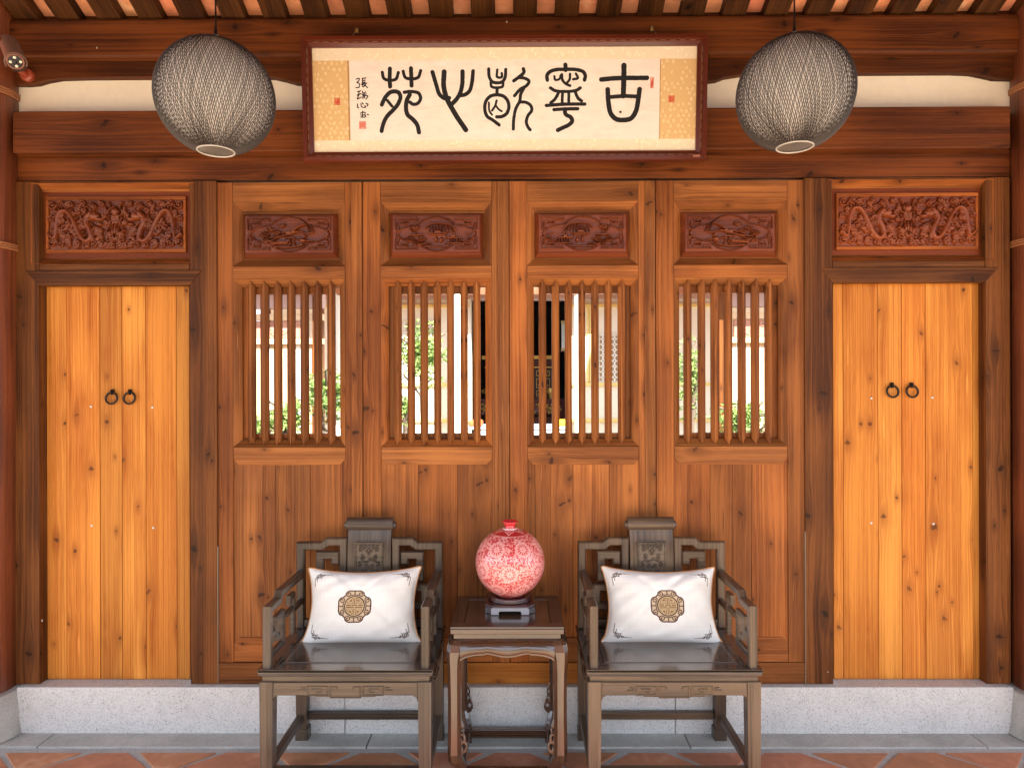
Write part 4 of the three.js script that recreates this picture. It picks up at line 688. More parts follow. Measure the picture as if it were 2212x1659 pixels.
function loftY(a, ya, b, yb) { const g = loft(a.map(p => [p[0], -p[1]]), ya, b.map(p => [p[0], -p[1]]), yb); g.rotateX(-Math.PI / 2); const p = g.attributes.position, pos = p.array; // ensure outward normals
  g.computeBoundingBox(); const c = g.boundingBox.getCenter(new THREE.Vector3()); const va = new THREE.Vector3(), vb2 = new THREE.Vector3(), vc = new THREE.Vector3(), n = new THREE.Vector3();
  for (let i = 0; i < p.count; i += 3) { va.fromBufferAttribute(p, i); vb2.fromBufferAttribute(p, i + 1); vc.fromBufferAttribute(p, i + 2); n.copy(vb2).sub(va).cross(vc.clone().sub(va)); if (n.dot(va.clone().add(vb2).add(vc).divideScalar(3).sub(c)) < 0) { p.setXYZ(i + 1, vc.x, vc.y, vc.z); p.setXYZ(i + 2, vb2.x, vb2.y, vb2.z); } }
  g.computeVertexNormals(); return g; }
const chairMat = (tone, hue) => { const m = wood('chair', { tone, hue, rough: .36, coat: .25, spec: .5 }); m.userData = {}; m.userData.seat = new THREE.MeshPhysicalMaterial({ map: TEX.chair, color: lin(tone * 1.1, tone * 1.1, tone * 1.15), roughness: .24, clearcoat: .8, clearcoatRoughness: .12 }); m.userData.relief = new THREE.MeshPhysicalMaterial({ map: TEX.chair, color: lin(tone * 1.25, tone * 1.22, tone * 1.15), roughness: .35 }); return m; };
makeChair(-.618, .348, chairMat(.74, 0.03), 'grey-brown carved wooden armchair with cushion, left of the vase table');
makeChair(.6, .348, chairMat(.92, 0.13), 'lighter warm-brown carved wooden armchair with cushion, right of the vase table');

// ------------------------------------------------------------------ cushions
const cushTex = (shift) => {
  const W = 1024, H = 680, cv = document.createElement('canvas'); cv.width = W; cv.height = H; const c = cv.getContext('2d');
  c.fillStyle = '#f2efe9'; c.fillRect(0, 0, W, H);
  let rs = 99; const q = () => { rs = (rs * 16807) % 2147483647; return rs / 2147483647; };
  for (let y = 0; y < H; y += 2) { c.fillStyle = `rgba(${q() > .5 ? '255,255,255' : '216,210,202'},.22)`; c.fillRect(0, y, W, 1); } for (let x = 0; x < W; x += 2) { c.fillStyle = `rgba(${q() > .5 ? '255,255,255' : '216,210,202'},.16)`; c.fillRect(x, 0, 1, H); }
  c.save(); c.translate(W * (.5 + shift), H / 2 + 12); const s = 140; c.scale(s * 1.04, s); c.lineCap = 'round'; c.lineJoin = 'round';
  const pth = () => { c.beginPath(); for (let k = 0; k < 4; k++) { const a = k * Math.PI / 2, R = (x, y) => [x * Math.cos(a) - y * Math.sin(a), x * Math.sin(a) + y * Math.cos(a)]; const L = (x, y) => c.lineTo(...R(x, y)); if (!k) c.moveTo(...R(-.66, -.62)); L(-.56, -.7); L(-.54, -.82); L(-.45, -.94); L(-.33, -1); L(.33, -1); L(.45, -.94); L(.54, -.82); L(.56, -.7); L(.66, -.62); } c.closePath(); };
  pth(); c.fillStyle = '#cdb799'; c.fill(); c.strokeStyle = '#4c2e26'; c.lineWidth = .08; c.stroke();
  for (let k = 0; k < 4; k++) { c.save(); c.rotate(k * Math.PI / 2); c.lineWidth = .06; c.strokeStyle = '#5a3828'; c.beginPath(); c.moveTo(0, -1); c.lineTo(0, -.74); c.stroke(); c.beginPath(); c.arc(0, 0, .72, -Math.PI / 2 - .28, -Math.PI / 2 + .28); c.stroke();
    for (const sg of [-1, 1]) { c.beginPath(); for (let i = 0; i <= 30; i++) { const t = i / 30, r = .19 * (1 - .8 * t), a = sg > 0 ? -.5 + t * 8.5 : Math.PI + .5 - t * 8.5; const x = sg * .37 + r * Math.cos(a), y = -.78 + r * Math.sin(a); i ? c.lineTo(x, y) : c.moveTo(x, y); } c.stroke(); } c.restore(); }
  c.beginPath(); c.arc(0, 0, .62, 0, 7); c.fillStyle = '#76532f'; c.fill(); c.strokeStyle = '#4a2e1c'; c.lineWidth = .07; c.stroke();
  c.strokeStyle = '#dcc298'; c.lineWidth = .04; c.beginPath(); c.arc(0, 0, .56, 0, 7); c.stroke();
  for (const y of [-.12, .0, .12]) { c.beginPath(); c.moveTo(-.54, y); c.lineTo(.54, y); c.stroke(); }
  for (const [x, y0, y1] of [[-.2, -.12, 0], [.22, -.12, 0], [0, 0, .12]]) { c.beginPath(); c.moveTo(x, y0); c.lineTo(x, y1); c.stroke(); }
  for (const sy of [-1, 1]) for (const sx of [-1, 1]) { c.beginPath(); c.moveTo(sx * .05, sy * .2); c.lineTo(sx * .05, sy * .52); c.moveTo(sx * .05, sy * .2); c.lineTo(sx * .46, sy * .2); c.moveTo(sx * .14, sy * .46); c.quadraticCurveTo(sx * .34, sy * .4, sx * .4, sy * .27); c.lineTo(sx * .14, sy * .27); c.lineTo(sx * .14, sy * .4); c.stroke(); }
  c.restore();
  c.strokeStyle = '#55403a'; c.lineWidth = 6; c.lineCap = 'butt';
  for (const sx of [0, 1]) for (const sy of [0, 1]) { c.save(); c.translate(sx ? W : 0, sy ? H : 0); c.scale(sx ? -1 : 1, sy ? -1 : 1); c.translate(52, 34);
    const L = l => { c.beginPath(); l.forEach((p, i) => i ? c.lineTo(...p) : c.moveTo(...p)); c.stroke(); };
    L([[12, 140], [12, 62], [30, 62], [30, 30], [96, 30], [96, 14], [150, 14]]); L([[34, 92], [34, 46], [62, 46], [62, 10], [78, 10], [78, 46]]); L([[46, 62], [46, 20], [110, 20], [110, 26]]); L([[20, 48], [90, 48]]); c.lineWidth = 3.5; L([[150, 10], [190, 10]]); c.restore(); c.lineWidth = 6; }
  const t = new THREE.CanvasTexture(cv); t.colorSpace = THREE.SRGBColorSpace; t.anisotropy = 8; return t;
};
const weave = dataTex(256, 256, (a, b) => { const v = .5 + .25 * Math.sin(a * 256 * 1.57) * Math.sin(b * 256 * 1.57) + .4 * (pn(a * 64, b * 64, 64, 64, 3) - .5); return [v, v, v]; }, false); weave.repeat.set(3, 2);
function cushion(label, cx, cz, roll, seed, shift) {
  const W = .478, H = .306, T = .066, tilt = -.33, C = thing('cushion', label, 'cushion', [cx, .4805, cz], 'white cushions with round medallion on the chairs');
  C.base = [0, 0, 0];
  const q = (u, v, s) => {                               // u,v in -1..1
    const ex = 1 - .11 * (1 - Math.pow(Math.abs(v), 1.8)) + (v < 0 ? .05 * Math.pow(-v, 6) : 0), ey = 1 - .13 * (1 - Math.pow(Math.abs(u), 2.0)) * (v > 0 ? 1.25 : .35);
    const x = u * W / 2 * (1 + (ex - 1) * Math.abs(u)), y = v * H / 2 * (1 + (ey - 1) * Math.abs(v));
    let th = T * Math.pow(Math.max(0, 1 - Math.pow(Math.abs(u), 2.6)), .55) * Math.pow(Math.max(0, 1 - Math.pow(Math.abs(v), 2.6)), .55);
    const e = Math.max(Math.abs(u), Math.abs(v)), wr = .0028 * e * (Math.sin(u * 11 + v * 7 + seed) + .6 * Math.sin(v * 17 - u * 9 + seed * 2) + .8 * Math.sin((u - v) * 13 + seed)) * (1 - Math.pow(e, 8));
    const fold = -.007 * Math.exp(-((u - .05 - .06 * v) ** 2) / .0035) * sst(.25, .9, v) + -.005 * Math.exp(-(((u - .82) * .8 + (v + .8) * .6) ** 2) / .004) - .005 * Math.exp(-(((u + .82) * .8 - (v + .8) * .6) ** 2) / .004);
    return [x, y + H / 2 - .012, s * (th + wr + (s > 0 ? fold : 0)) ];
  };
  const pos = [], uv = [], idx = [], N = 56, M = 40;
  for (const s of [1, -1]) { const o = pos.length / 3; for (let j = 0; j <= M; j++) for (let i = 0; i <= N; i++) { const u = i / N * 2 - 1, v = j / M * 2 - 1; pos.push(...q(u, v, s)); uv.push((u + 1) / 2, (v + 1) / 2); } for (let j = 0; j < M; j++) for (let i = 0; i < N; i++) { const a = o + j * (N + 1) + i, b = a + 1, c = a + N + 1, d = c + 1; s > 0 ? idx.push(a, b, d, a, d, c) : idx.push(a, d, b, a, c, d); } }
  const g = new THREE.BufferGeometry(); g.setAttribute('position', new THREE.Float32BufferAttribute(pos, 3)); g.setAttribute('uv', new THREE.Float32BufferAttribute(uv, 2)); g.setIndex(idx); g.computeVertexNormals();
  part('cover', g, stdm({ map: cushTex(shift), roughness: .92, bumpMap: weave, bumpScale: .0006 }), C);
  const ed = []; for (const [a, b] of [[-1, -1], [1, -1], [1, 1], [-1, 1]]) { const n = 10; for (let i = 0; i < n; i++) { const t = i / n * 2 - 1; const u = b === -1 && a === -1 ? t : a === 1 && b === -1 ? 1 : a === 1 ? -t : -1, v = b === -1 && a === -1 ? -1 : a === 1 && b === -1 ? t : a === 1 ? 1 : -t; const p = q(u, v, 1); ed.push([p[0], p[1], 0]); } }
  part('piping', tube(ed, .0032, 160, 6, true), stdm({ color: lin(.55, .27, .11), roughness: .75 }), C);
  C.rotation.set(tilt, 0, roll, 'XYZ');
}
cushion('white linen cushion with tan medallion, leaning on the grey chair left of the table', X(781, .27), .298, .012, 1, -.045);
cushion('white linen cushion with tan medallion, leaning on the warm-brown chair right of the table', X(1426, .27), .298, -.012, 4, .04);

// ------------------------------------------------------------------ vase table
{
  const cx = -.0185, cz = .32, T = thing('side_table', 'polished dark wooden side table with curved legs under the red vase', 'table', [cx, 0, cz]); T.base = [0, 0, 0];
  const mt = new THREE.MeshPhysicalMaterial({ map: TEX.chair, color: lin(.72, .44, .3), roughness: .25, clearcoat: 1, clearcoatRoughness: .12 }), mTop = new THREE.MeshPhysicalMaterial({ map: TEX.chair, color: lin(.6, .5, .45), roughness: .2, clearcoat: .8, clearcoatRoughness: .08 });
  const put = (n, g, ax, p = T, m = mt) => part(n, wuv(g, ax), m, p);
  const W = .217, D = .19, H = .614;
  const top = put('top', merge([box(-W, W, H - .03, H - .009, -D, D, .004)]), 'x'), fw = .05;
  put('top_rail', box(-W, W, H - .0095, H, D - fw, D, .0025), 'x', top, mTop); put('top_rail', box(-W, W, H - .0095, H, -D, -D + fw, .0025), 'x', top, mTop); for (const s of [-1, 1]) put('top_rail', box(s * W, s * (W - fw), H - .0095, H, -D + fw + .0008, D - fw - .0008, .0025), 'z', top, mTop);
  put('top_panel', box(-W + fw + .001, W - fw - .001, H - .0095, H - .0015, -D + fw + .001, D - fw - .001, .002), 'x', top, mTop);
  put('waist', merge([box(-W + .012, W - .012, H - .052, H - .0295, D - .03, D - .012, .002), box(-W + .012, W - .012, H - .052, H - .0295, -D + .012, -D + .03, .002), box(-W + .012, -W + .03, H - .052, H - .0295, -D + .03, D - .03, .002), box(W - .03, W - .012, H - .052, H - .0295, -D + .03, D - .03, .002)]), 'x');
  // bulging aprons with a wavy lower edge
  const yT = H - .051, apr = (half) => slab((u, v) => { const x = (u - .5) * 2 * half, w = .056 + .007 * Math.cos(u * 2 * Math.PI * 2) * (Math.abs(u - .5) < .25 ? 1 : .3) + .018 * Math.pow(Math.abs(u - .5) * 2, 8); const y = yT - v * w; return [x, y, .022 * Math.sin(Math.min(1, v * 1.1) * Math.PI * .75)]; }, 40, 10, () => [0, 0, -.018]);
  for (const s of [-1, 1]) { const g = apr(W - .038); if (s < 0) g.rotateY(Math.PI); g.translate(0, 0, s * (D - .006)); put('apron', g, 'x'); const g2 = apr(D - .038); g2.rotateY(s * Math.PI / 2); g2.translate(s * (W - .006), 0, 0); put('apron', g2, 'z'); }
  // cabriole legs: square section swept down a shouldered path, hoof turned inwards
  const path = [[.562, .004, .056], [.545, -.008, .062], [.52, -.014, .062], [.49, -.014, .055], [.44, -.012, .051], [.34, -.01, .049], [.25, -.01, .049], [.18, -.011, .05], [.13, -.012, .052], [.1, -.009, .056], [.08, .0, .054], [.065, .01, .05], [.057, .014, .046]];
  for (const sx of [-1, 1]) for (const sz of [-1, 1]) {
    const pos = [], ringP = ([y, o, w]) => { const xo = sx * (W - .001 - o), zo = sz * (D - .001 - o), c = .013, pts = [[0, c], [c, 0], [w - c, 0], [w, c], [w, w - c], [w - c, w], [c, w], [0, w - c]]; return pts.map(([a, b]) => [xo - sx * a, y, zo - sz * b]); };
    for (let i = 0; i < path.length - 1; i++) { const a = ringP(path[i]), b = ringP(path[i + 1]); for (let k = 0; k < 8; k++) { const j = (k + 1) % 8; const f = sx * sz > 0; const t1 = [a[k], a[j], b[j]], t2 = [a[k], b[j], b[k]]; for (const t of [t1, t2]) pos.push(...(f ? [...t[0], ...t[1], ...t[2]] : [...t[0], ...t[2], ...t[1]])); } }
    const g = new THREE.BufferGeometry(); g.setAttribute('position', new THREE.Float32BufferAttribute(pos, 3)); g.computeVertexNormals(); g.setAttribute('uv', new THREE.Float32BufferAttribute(new Float32Array(pos.length / 3 * 2), 2));
    const leg = put('leg', g, 'y');
    // pierced scroll bracket inside the lower leg
    const bp = [[0, .255], [.006, .25], [.012, .235], [.016, .225], [.013, .216], [.018, .21], [.016, .195], [.022, .18], [.026, .165], [.03, .155], [.03, .14], [.024, .128], [.016, .122], [.008, .118], [0, .112]].map(([a, b]) => [sx * (W - .034 - a), b]);
    const hole = (a, b, r, r2) => { const h = []; for (let i = 0; i < 10; i++) h.push([sx * (W - .034 - a) + r * Math.cos(i * .628), b + r2 * Math.sin(i * .628)]); return h; };
    put('bracket', ext(sx > 0 ? bp : bp.slice().reverse(), sz * (D - .024) - .009, sz * (D - .024) + .009, .002, [hole(.008, .21, .0035, .011), hole(.015, .15, .007, .011), hole(.01, .182, .0035, .009)]), 'y', leg);
  }
  // base frame on the floor
  put('base_rail', box(-W + .03, W - .03, .022, .058, D - .055, D - .02, .004), 'x'); put('base_rail', box(-W + .03, W - .03, .022, .058, -D + .02, -D + .055, .004), 'x'); for (const s of [-1, 1]) put('base_rail', box(s * (W - .02), s * (W - .055), .022, .0575, -D + .02, D - .02, .004), 'z');
  for (const sx of [-1, 1]) for (const sz of [-1, 1]) put('foot', box(sx * (W - .015), sx * (W - .06), 0, .0215, sz * (D - .015), sz * (D - .06), .003), 'x');
}
// ------------------------------------------------------------------ vase and its stand
{
  const z = .28, cx = X(1101.5, z), H0 = .614;
  const st = thing('vase_stand', 'dark lacquered low stand under the red vase on the table', 'stand', [cx, H0, z]); st.base = [0, 0, 0];
  const ml = new THREE.MeshPhysicalMaterial({ color: lin(.045, .012, .012), roughness: .22, clearcoat: 1, clearcoatRoughness: .1 }), mf = new THREE.MeshPhysicalMaterial({ color: lin(.36, .34, .36), roughness: .3, clearcoat: 1, clearcoatRoughness: .06 });
  const a = .1, c = .03, oct = [[-a, -a + c], [-a + c, -a], [a - c, -a], [a, -a + c], [a, a - c], [a - c, a], [-a + c, a], [-a, a - c]];
  const pl = ext(oct, .026, .038, .003); pl.rotateX(-Math.PI / 2); part('platform', flat(pl), ml, st);
  const ringL = new THREE.LatheGeometry([[0, .037], [.088, .037], [.093, .041], [.09, .046], [.086, .047], [.09, .051], [.086, .056], [.08, .057], [.068, .05], [0, .048]].map(p => new THREE.Vector2(...p)), 48); part('ring', ringL, ml, st);
  for (let k = 0; k < 4; k++) { const g = ext([[-a + c * .8, 0], [-.045, 0], [-.045, .01], [-.04, .014], [.04, .014], [.045, .01], [.045, 0], [a - c * .8, 0], [a - c * .8, .022], [a - c * .8 - .006, .028], [-a + c * .8 + .006, .028], [-a + c * .8, .022]], a - .012, a + .001, .0015); g.rotateY(k * Math.PI / 2); part('foot_panel', g, k ? ml : mf, st, k ? {} : { label: 'pale silver-grey front panel of the stand' }); const g2 = box(-c * .5, c * .5, 0, .027, 0, .008, .002); g2.rotateY(Math.PI / 4); g2.translate(a - c * .5 - .006, 0, a - c * .5 - .006); g2.rotateY(k * Math.PI / 2); part('corner_foot', g2, ml, st); }
  const W = 2048, Hh = 1024, cv = document.createElement('canvas'); cv.width = W; cv.height = Hh; const x = cv.getContext('2d');
  let rs = 5; const q = () => { rs = (rs * 16807) % 2147483647; return rs / 2147483647; };
  const RED = '#c2242e', PK = '#e9a09a', LT = '#f1c1b9';
  x.fillStyle = PK; x.fillRect(0, 0, W, Hh);
  const fl = []; const nF = 7; for (let r = 0; r < 3; r++) for (let k = 0; k < nF; k++) fl.push([(k + (r % 2 ? .5 : 0)) * W / nF, [325, 545, 735][r]]);
  const sxs = y => 1 / Math.max(.35, Math.sin(Math.PI * y / Hh));
  for (let i = 0; i < 7000; i++) { const px = q() * W, py = 190 + q() * 670; let ok = true; for (const [fx, fy] of fl) { let dx = Math.abs(px - fx); dx = Math.min(dx, W - dx); if (Math.hypot(dx / sxs(fy), py - fy) < 76) { ok = false; break; } } if (!ok) continue; x.save(); x.translate(px, py); x.scale(sxs(py), 1); x.rotate(q() * 6.3); x.fillStyle = q() > .22 ? RED : LT; x.beginPath(); x.ellipse(0, 0, 5 + q() * 6, 3.2 + q() * 3.4, 0, 0, 7); x.fill(); x.restore(); }
  for (const [fx, fy] of fl) for (const o of [-W, 0, W]) { x.save(); x.translate(fx + o, fy); x.scale(sxs(fy), 1);
    x.fillStyle = LT; x.beginPath(); x.arc(0, 0, 74, 0, 7); x.fill(); x.scale(.95, .95);
    for (let k = 0; k < 26; k++) { x.save(); x.rotate(k * 6.283 / 26); x.strokeStyle = '#e2747a'; x.lineWidth = 2.5; x.beginPath(); x.ellipse(0, -60, 9, 20, 0, 0, 7); x.stroke(); x.restore(); }
    for (let k = 0; k < 13; k++) { x.save(); x.rotate(k * 6.283 / 13 + .1); x.fillStyle = RED; x.beginPath(); x.moveTo(0, -16); x.quadraticCurveTo(11, -42, 0, -70); x.quadraticCurveTo(-11, -42, 0, -16); x.fill(); x.restore(); }
    for (let k = 0; k < 9; k++) { x.save(); x.rotate(k * .7); x.fillStyle = LT; x.strokeStyle = '#d8505a'; x.lineWidth = 2.5; x.beginPath(); x.ellipse(0, -20, 8, 15, 0, 0, 7); x.fill(); x.stroke(); x.restore(); } x.restore(); }
  const band = (y0, y1, n, up) => { x.fillStyle = RED; x.fillRect(0, y0, W, y1 - y0); for (let k = 0; k < n; k++) { const bx = (k + .5) * W / n, w = W / n; for (const [s, col] of [[1, LT], [.84, RED], [.62, PK], [.4, RED]]) { x.save(); x.translate(bx, up ? y0 : y1); x.scale(s, up ? s : -s); x.fillStyle = col; x.beginPath(); x.moveTo(-w * .5, -6); x.bezierCurveTo(-w * .5, 40, -w * .3, 44, -w * .2, 62); x.bezierCurveTo(-w * .1, 66, -w * .06, 84, 0, 96); x.bezierCurveTo(w * .06, 84, w * .1, 66, w * .2, 62); x.bezierCurveTo(w * .3, 44, w * .5, 40, w * .5, -6); x.closePath(); x.fill(); x.restore(); } x.fillStyle = LT; x.beginPath(); x.ellipse(bx, up ? y0 + 26 : y1 - 26, 12, 7, 0, 0, 7); x.fill(); } };
  band(70, 176, 6, true); band(868, 960, 9, false);
  x.fillStyle = LT; x.fillRect(0, 52, W, 20); x.fillRect(0, 958, W, 10); x.fillRect(0, 980, W, 14); x.fillStyle = RED; x.fillRect(0, 994, W, 40); x.fillRect(0, 0, W, 52);
  const t = new THREE.CanvasTexture(cv); t.colorSpace = THREE.SRGBColorSpace; t.wrapS = THREE.RepeatWrapping; t.anisotropy = 8;
  const v = thing('vase', 'round red and pink patterned porcelain vase on a dark stand', 'vase', [cx, H0 + .05, z]); v.base = [0, 0, 0];
  const Rv = .143, yc = .8 - (H0 + .05), pr = []; const a0 = 2.72, a1 = .2; for (let i = 0; i <= 40; i++) { const an = a0 + (a1 - a0) * i / 40; pr.push([Rv * Math.sin(an), yc + Rv * .985 * Math.cos(an)]); }
  const yb = yc + Rv * .985 * Math.cos(a0); const prof = [[.0, yb - .006], [.055, yb - .006], [.058, yb - .002], ...pr];
  const bg = new THREE.LatheGeometry(prof.map(p => new THREE.Vector2(...p)), 72); { const p = bg.attributes.position, uv = bg.attributes.uv; for (let i = 0; i < p.count; i++) { const y = Math.max(-1, Math.min(1, (p.getY(i) - yc) / (Rv * .985))); uv.setY(i, 1 - Math.acos(y) / Math.PI); } }
  const mv = new THREE.MeshPhysicalMaterial({ map: t, color: lin(.9, .86, .86), roughness: .3, clearcoat: .45, clearcoatRoughness: .04 });
  const body = part('body', bg, mv, v); body.rotation.y = Math.PI / 7 * 1.0;
  const yt = yc + Rv * .985 * Math.cos(a1), mr = new THREE.MeshPhysicalMaterial({ color: lin(.62, .02, .03), roughness: .15, clearcoat: 1, clearcoatRoughness: .05 });
  part('neck', new THREE.LatheGeometry([[.029, yt - .004], [.022, yt + .002], [.0215, yt + .014], [.026, yt + .022], [.034, yt + .027], [.0345, yt + .031], [.031, yt + .032], [.019, yt + .02], [.016, yt - .002]].map(p => new THREE.Vector2(...p)), 40), mr, v);
  const col = new THREE.TorusGeometry(.027, .003, 8, 40); col.rotateX(Math.PI / 2); col.translate(0, yt, 0); part('collar', col, stdm({ color: lin(.85, .75, .7), roughness: .2 }), v);
}

// ------------------------------------------------------------------ courtyard behind the lattice: hall, wings, shrubs
{
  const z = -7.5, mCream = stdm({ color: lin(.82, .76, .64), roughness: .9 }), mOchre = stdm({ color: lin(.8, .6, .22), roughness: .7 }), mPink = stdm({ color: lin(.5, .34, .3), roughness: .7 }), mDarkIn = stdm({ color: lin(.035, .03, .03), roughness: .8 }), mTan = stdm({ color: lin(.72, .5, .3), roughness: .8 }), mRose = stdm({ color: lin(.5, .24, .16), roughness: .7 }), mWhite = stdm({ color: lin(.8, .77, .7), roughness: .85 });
  const R = (a, b, c, d, z0, z1, r = .004) => box(X(a, z1), X(b, z1), Y(d, z1), Y(c, z1), z0, z1, r);
  const h = thing('temple_hall', 'sunlit cream hall across the rear courtyard with a dark open doorway', 'building', [0, -.15, z]);
  const Wl = 560, Wr = 1660, base = Y(829.5 + (HC + .15) * FPX / (CAMZ - z), z);
  const bw = (a, b, zz = z) => box(X(a, zz), X(b, zz), -.15, Y(634, zz), zz - .25, zz, .004);
  part('wall', bw(Wl, 1006), mCream, h); part('wall', bw(1226, Wr), mCream, h);
  part('lintel', R(Wl, Wr, 560, 646, z - .2, z + .06), mPink, h);
  for (const [a, b] of [[Wl, 1006], [1226, Wr]]) for (const y of [660, 830, 908]) part('ledge', R(a, b, y - 3, y + 4, z - .02, z + .05), mOchre, h);
  for (const [a, b] of [[1266, 1284], [1262, 1268]]) part('trim', R(a, b, 664, 826, z - .02, z + .03), mOchre, h);
  for (const [a, b, c, d] of [[872, 930, 700, 770], [1290, 1340, 727, 822]]) {       // cash-coin breeze lattice
    part('window_recess', R(a, b, c, d, z - .02, z + .004, 0), stdm({ color: lin(.45, .3, .18), roughness: .9 }), h);
    const g = [], x0 = X(a, z), x1 = X(b, z), y0 = Y(d, z), y1 = Y(c, z), s = .085; const nx = Math.round((x1 - x0) / s), ny = Math.round((y1 - y0) / s);
    for (let i = 0; i <= nx; i++) for (let j = 0; j <= ny; j++) { const t = new THREE.TorusGeometry(s * .52, .011, 5, 14); t.translate(x0 + (x1 - x0) * i / nx, y0 + (y1 - y0) * j / ny, z + .02); g.push(t); }
    part('breeze_lattice', merge(g), mWhite, h);
  }
  for (const [o, w] of [[984, 17], [1245, 11], [716, 14]]) { const zz = z + .5, g = new THREE.CylinderGeometry(w * (CAMZ - zz) / FPX, w * 1.04 * (CAMZ - zz) / FPX, 3.3, 24); g.translate(X(o, zz), 1.5, zz); part('column', g, mWhite, h); }
  // doorway frame and the dark room behind it
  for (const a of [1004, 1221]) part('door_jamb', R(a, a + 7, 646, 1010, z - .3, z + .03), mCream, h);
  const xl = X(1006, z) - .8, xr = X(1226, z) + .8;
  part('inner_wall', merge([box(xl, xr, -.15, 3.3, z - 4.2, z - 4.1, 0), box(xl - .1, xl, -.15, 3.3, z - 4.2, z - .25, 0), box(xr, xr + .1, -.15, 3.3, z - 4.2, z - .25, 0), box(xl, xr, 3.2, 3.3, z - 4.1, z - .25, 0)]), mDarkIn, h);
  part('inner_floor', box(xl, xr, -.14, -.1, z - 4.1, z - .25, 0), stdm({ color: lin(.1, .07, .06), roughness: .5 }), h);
  { const g = box(-4.6, 4.6, 0, .18, 0, 3.2, .01); g.rotateX(.42); g.translate(0, 4.15, z - 2.35); const r = part('roof', muv(g, .5), stdm({ map: terraTex, roughness: .9 }), h); const t = []; for (let i = 0; i < 40; i++) { const c = new THREE.CylinderGeometry(.05, .05, 3.2, 8, 1, false, 0, Math.PI * 2); c.rotateX(Math.PI / 2); c.translate(-4.5 + i * .23, .19, 1.6); c.rotateX(.42); c.translate(0, 4.15, z - 2.35); t.push(c); } part('roof_tiles', merge(t), mTerra[1], r, { kind: 'stuff' }); const b = box(-4.6, 4.6, -.1, .18, 0, 3.0, .01); b.rotateX(-.42); b.rotateY(Math.PI); b.rotateX(0); }
  // altar, shrine and things before them
  const gold = stdm({ color: lin(.75, .5, .14), roughness: .35, metalness: .6 }), lac = new THREE.MeshPhysicalMaterial({ color: lin(.09, .012, .014), roughness: .3, clearcoat: .5 }), za = z - 2.5;
  const sh = thing('altar_shrine', 'black lacquer altar shrine with gilded panels deep in the dark hall', 'shrine', [X(1116, za), Y(866, za), za]);
  part('cabinet', R(1042, 1190, 776, 866, za - .4, za), stdm({ color: lin(.03, .014, .014), roughness: .4 }), sh);
  part('cornice', R(1034, 1197, 768, 776, za - .42, za + .05), gold, sh); part('sign_board', R(1048, 1184, 779, 791, za - .01, za + .03), lac, sh); part('cornice', R(1040, 1192, 792, 795, za - .01, za + .04), gold, sh);
  for (let c = 0; c < 4; c++) for (let r = 0; r < 3; r++) { const a = 1049 + c * 34.5, y = [801, 818, 844][r], hh = [11, 20, 12][r], X0 = X(a, za), X1 = X(a + 28, za), Y0 = Y(y + hh, za), Y1 = Y(y, za); const f = part('gilded_frame', ext(strip([[X0, Y0], [X1, Y0], [X1, Y1], [X0, Y1], [X0, Y0 - .006]], .012), za, za + .012, .002), gold, sh); const g = []; for (let i = 0; i < 7; i++) { const s = new THREE.IcosahedronGeometry(rr(.012, .022), 0); s.translate(rr(X0 + .03, X1 - .03), rr(Y0 + .02, Y1 - .02), za + .004); g.push(s); } part('gilded_carving', merge(g), gold, f, { kind: 'stuff' }); }
  { const zz = za + .4, t = thing('altar_table', 'dark red lacquer altar table with gold reliefs before the shrine', 'table', [X(1116, zz), -.1, zz]);
    part('top', R(1016, 1216, 862, 868, za - .5, zz + .05), lac, t); part('apron', R(1024, 1208, 868, 896, zz - .04, zz), lac, t); for (const [a, b] of [[1020, 1030], [1200, 1212]]) part('leg', box(X(a, zz), X(b, zz), -.1, Y(868, zz), zz - .1, zz - .01), lac, t);
    part('front_panel', R(1040, 1192, 900, 940, zz - .3, zz - .25), lac, t);
    for (let k = 0; k < 9; k++) { const g = []; const cx = 1034 + k * 20.5; for (let i = 0; i < 16; i++) { const s = new THREE.IcosahedronGeometry(rr(.012, .028), 0); s.translate(X(cx + rr(-8, 8), zz), Y(rr(872, 893), zz), zz + .006); g.push(s); } part('gold_relief', merge(g), gold, t, { kind: 'stuff' }); } }
  { const zz = za + .5; for (const [o, n] of [[1046, 'brass incense burner at the pillar end of the altar table'], [1184, 'brass incense burner on the altar table seen in the third lattice']]) { const c = thing('incense_burner', n, 'burner', [X(o, zz), Y(862, zz), zz]); const g = new THREE.LatheGeometry([[0, 0], [.06, 0], [.03, .03], [.03, .06], [.07, .1], [.08, .15], [.06, .19], [.07, .2]].map(p => new THREE.Vector2(...p)), 20); g.translate(X(o, zz), Y(862, zz), zz - .15); part('bowl', g, gold, c); const b = []; for (const s of [-1, 1]) { const t = new THREE.TorusGeometry(.025, .007, 6, 14); t.translate(X(o, zz) + s * .085, Y(862, zz) + .14, zz - .15); b.push(t); } part('handle', merge(b), gold, c); } }
  { const zz = z - .6, s = thing('hanging_scroll', 'pale blue-grey hanging scroll on the dark hall wall', 'scroll', [X(1216, zz), Y(758, zz), zz]); part('paper', R(1207, 1232, 700, 752, zz - .004, zz + .004, .001), stdm({ color: lin(.6, .62, .6), roughness: .9 }), s); part('border', merge([R(1206, 1233, 693, 700, zz - .005, zz + .005, .001), R(1206, 1233, 752, 758, zz - .005, zz + .005, .001)]), stdm({ color: lin(.5, .38, .18), roughness: .8 }), s); part('roller', rod([X(1203, zz), Y(759, zz), zz], [X(1236, zz), Y(759, zz), zz], .012), lac, s); }
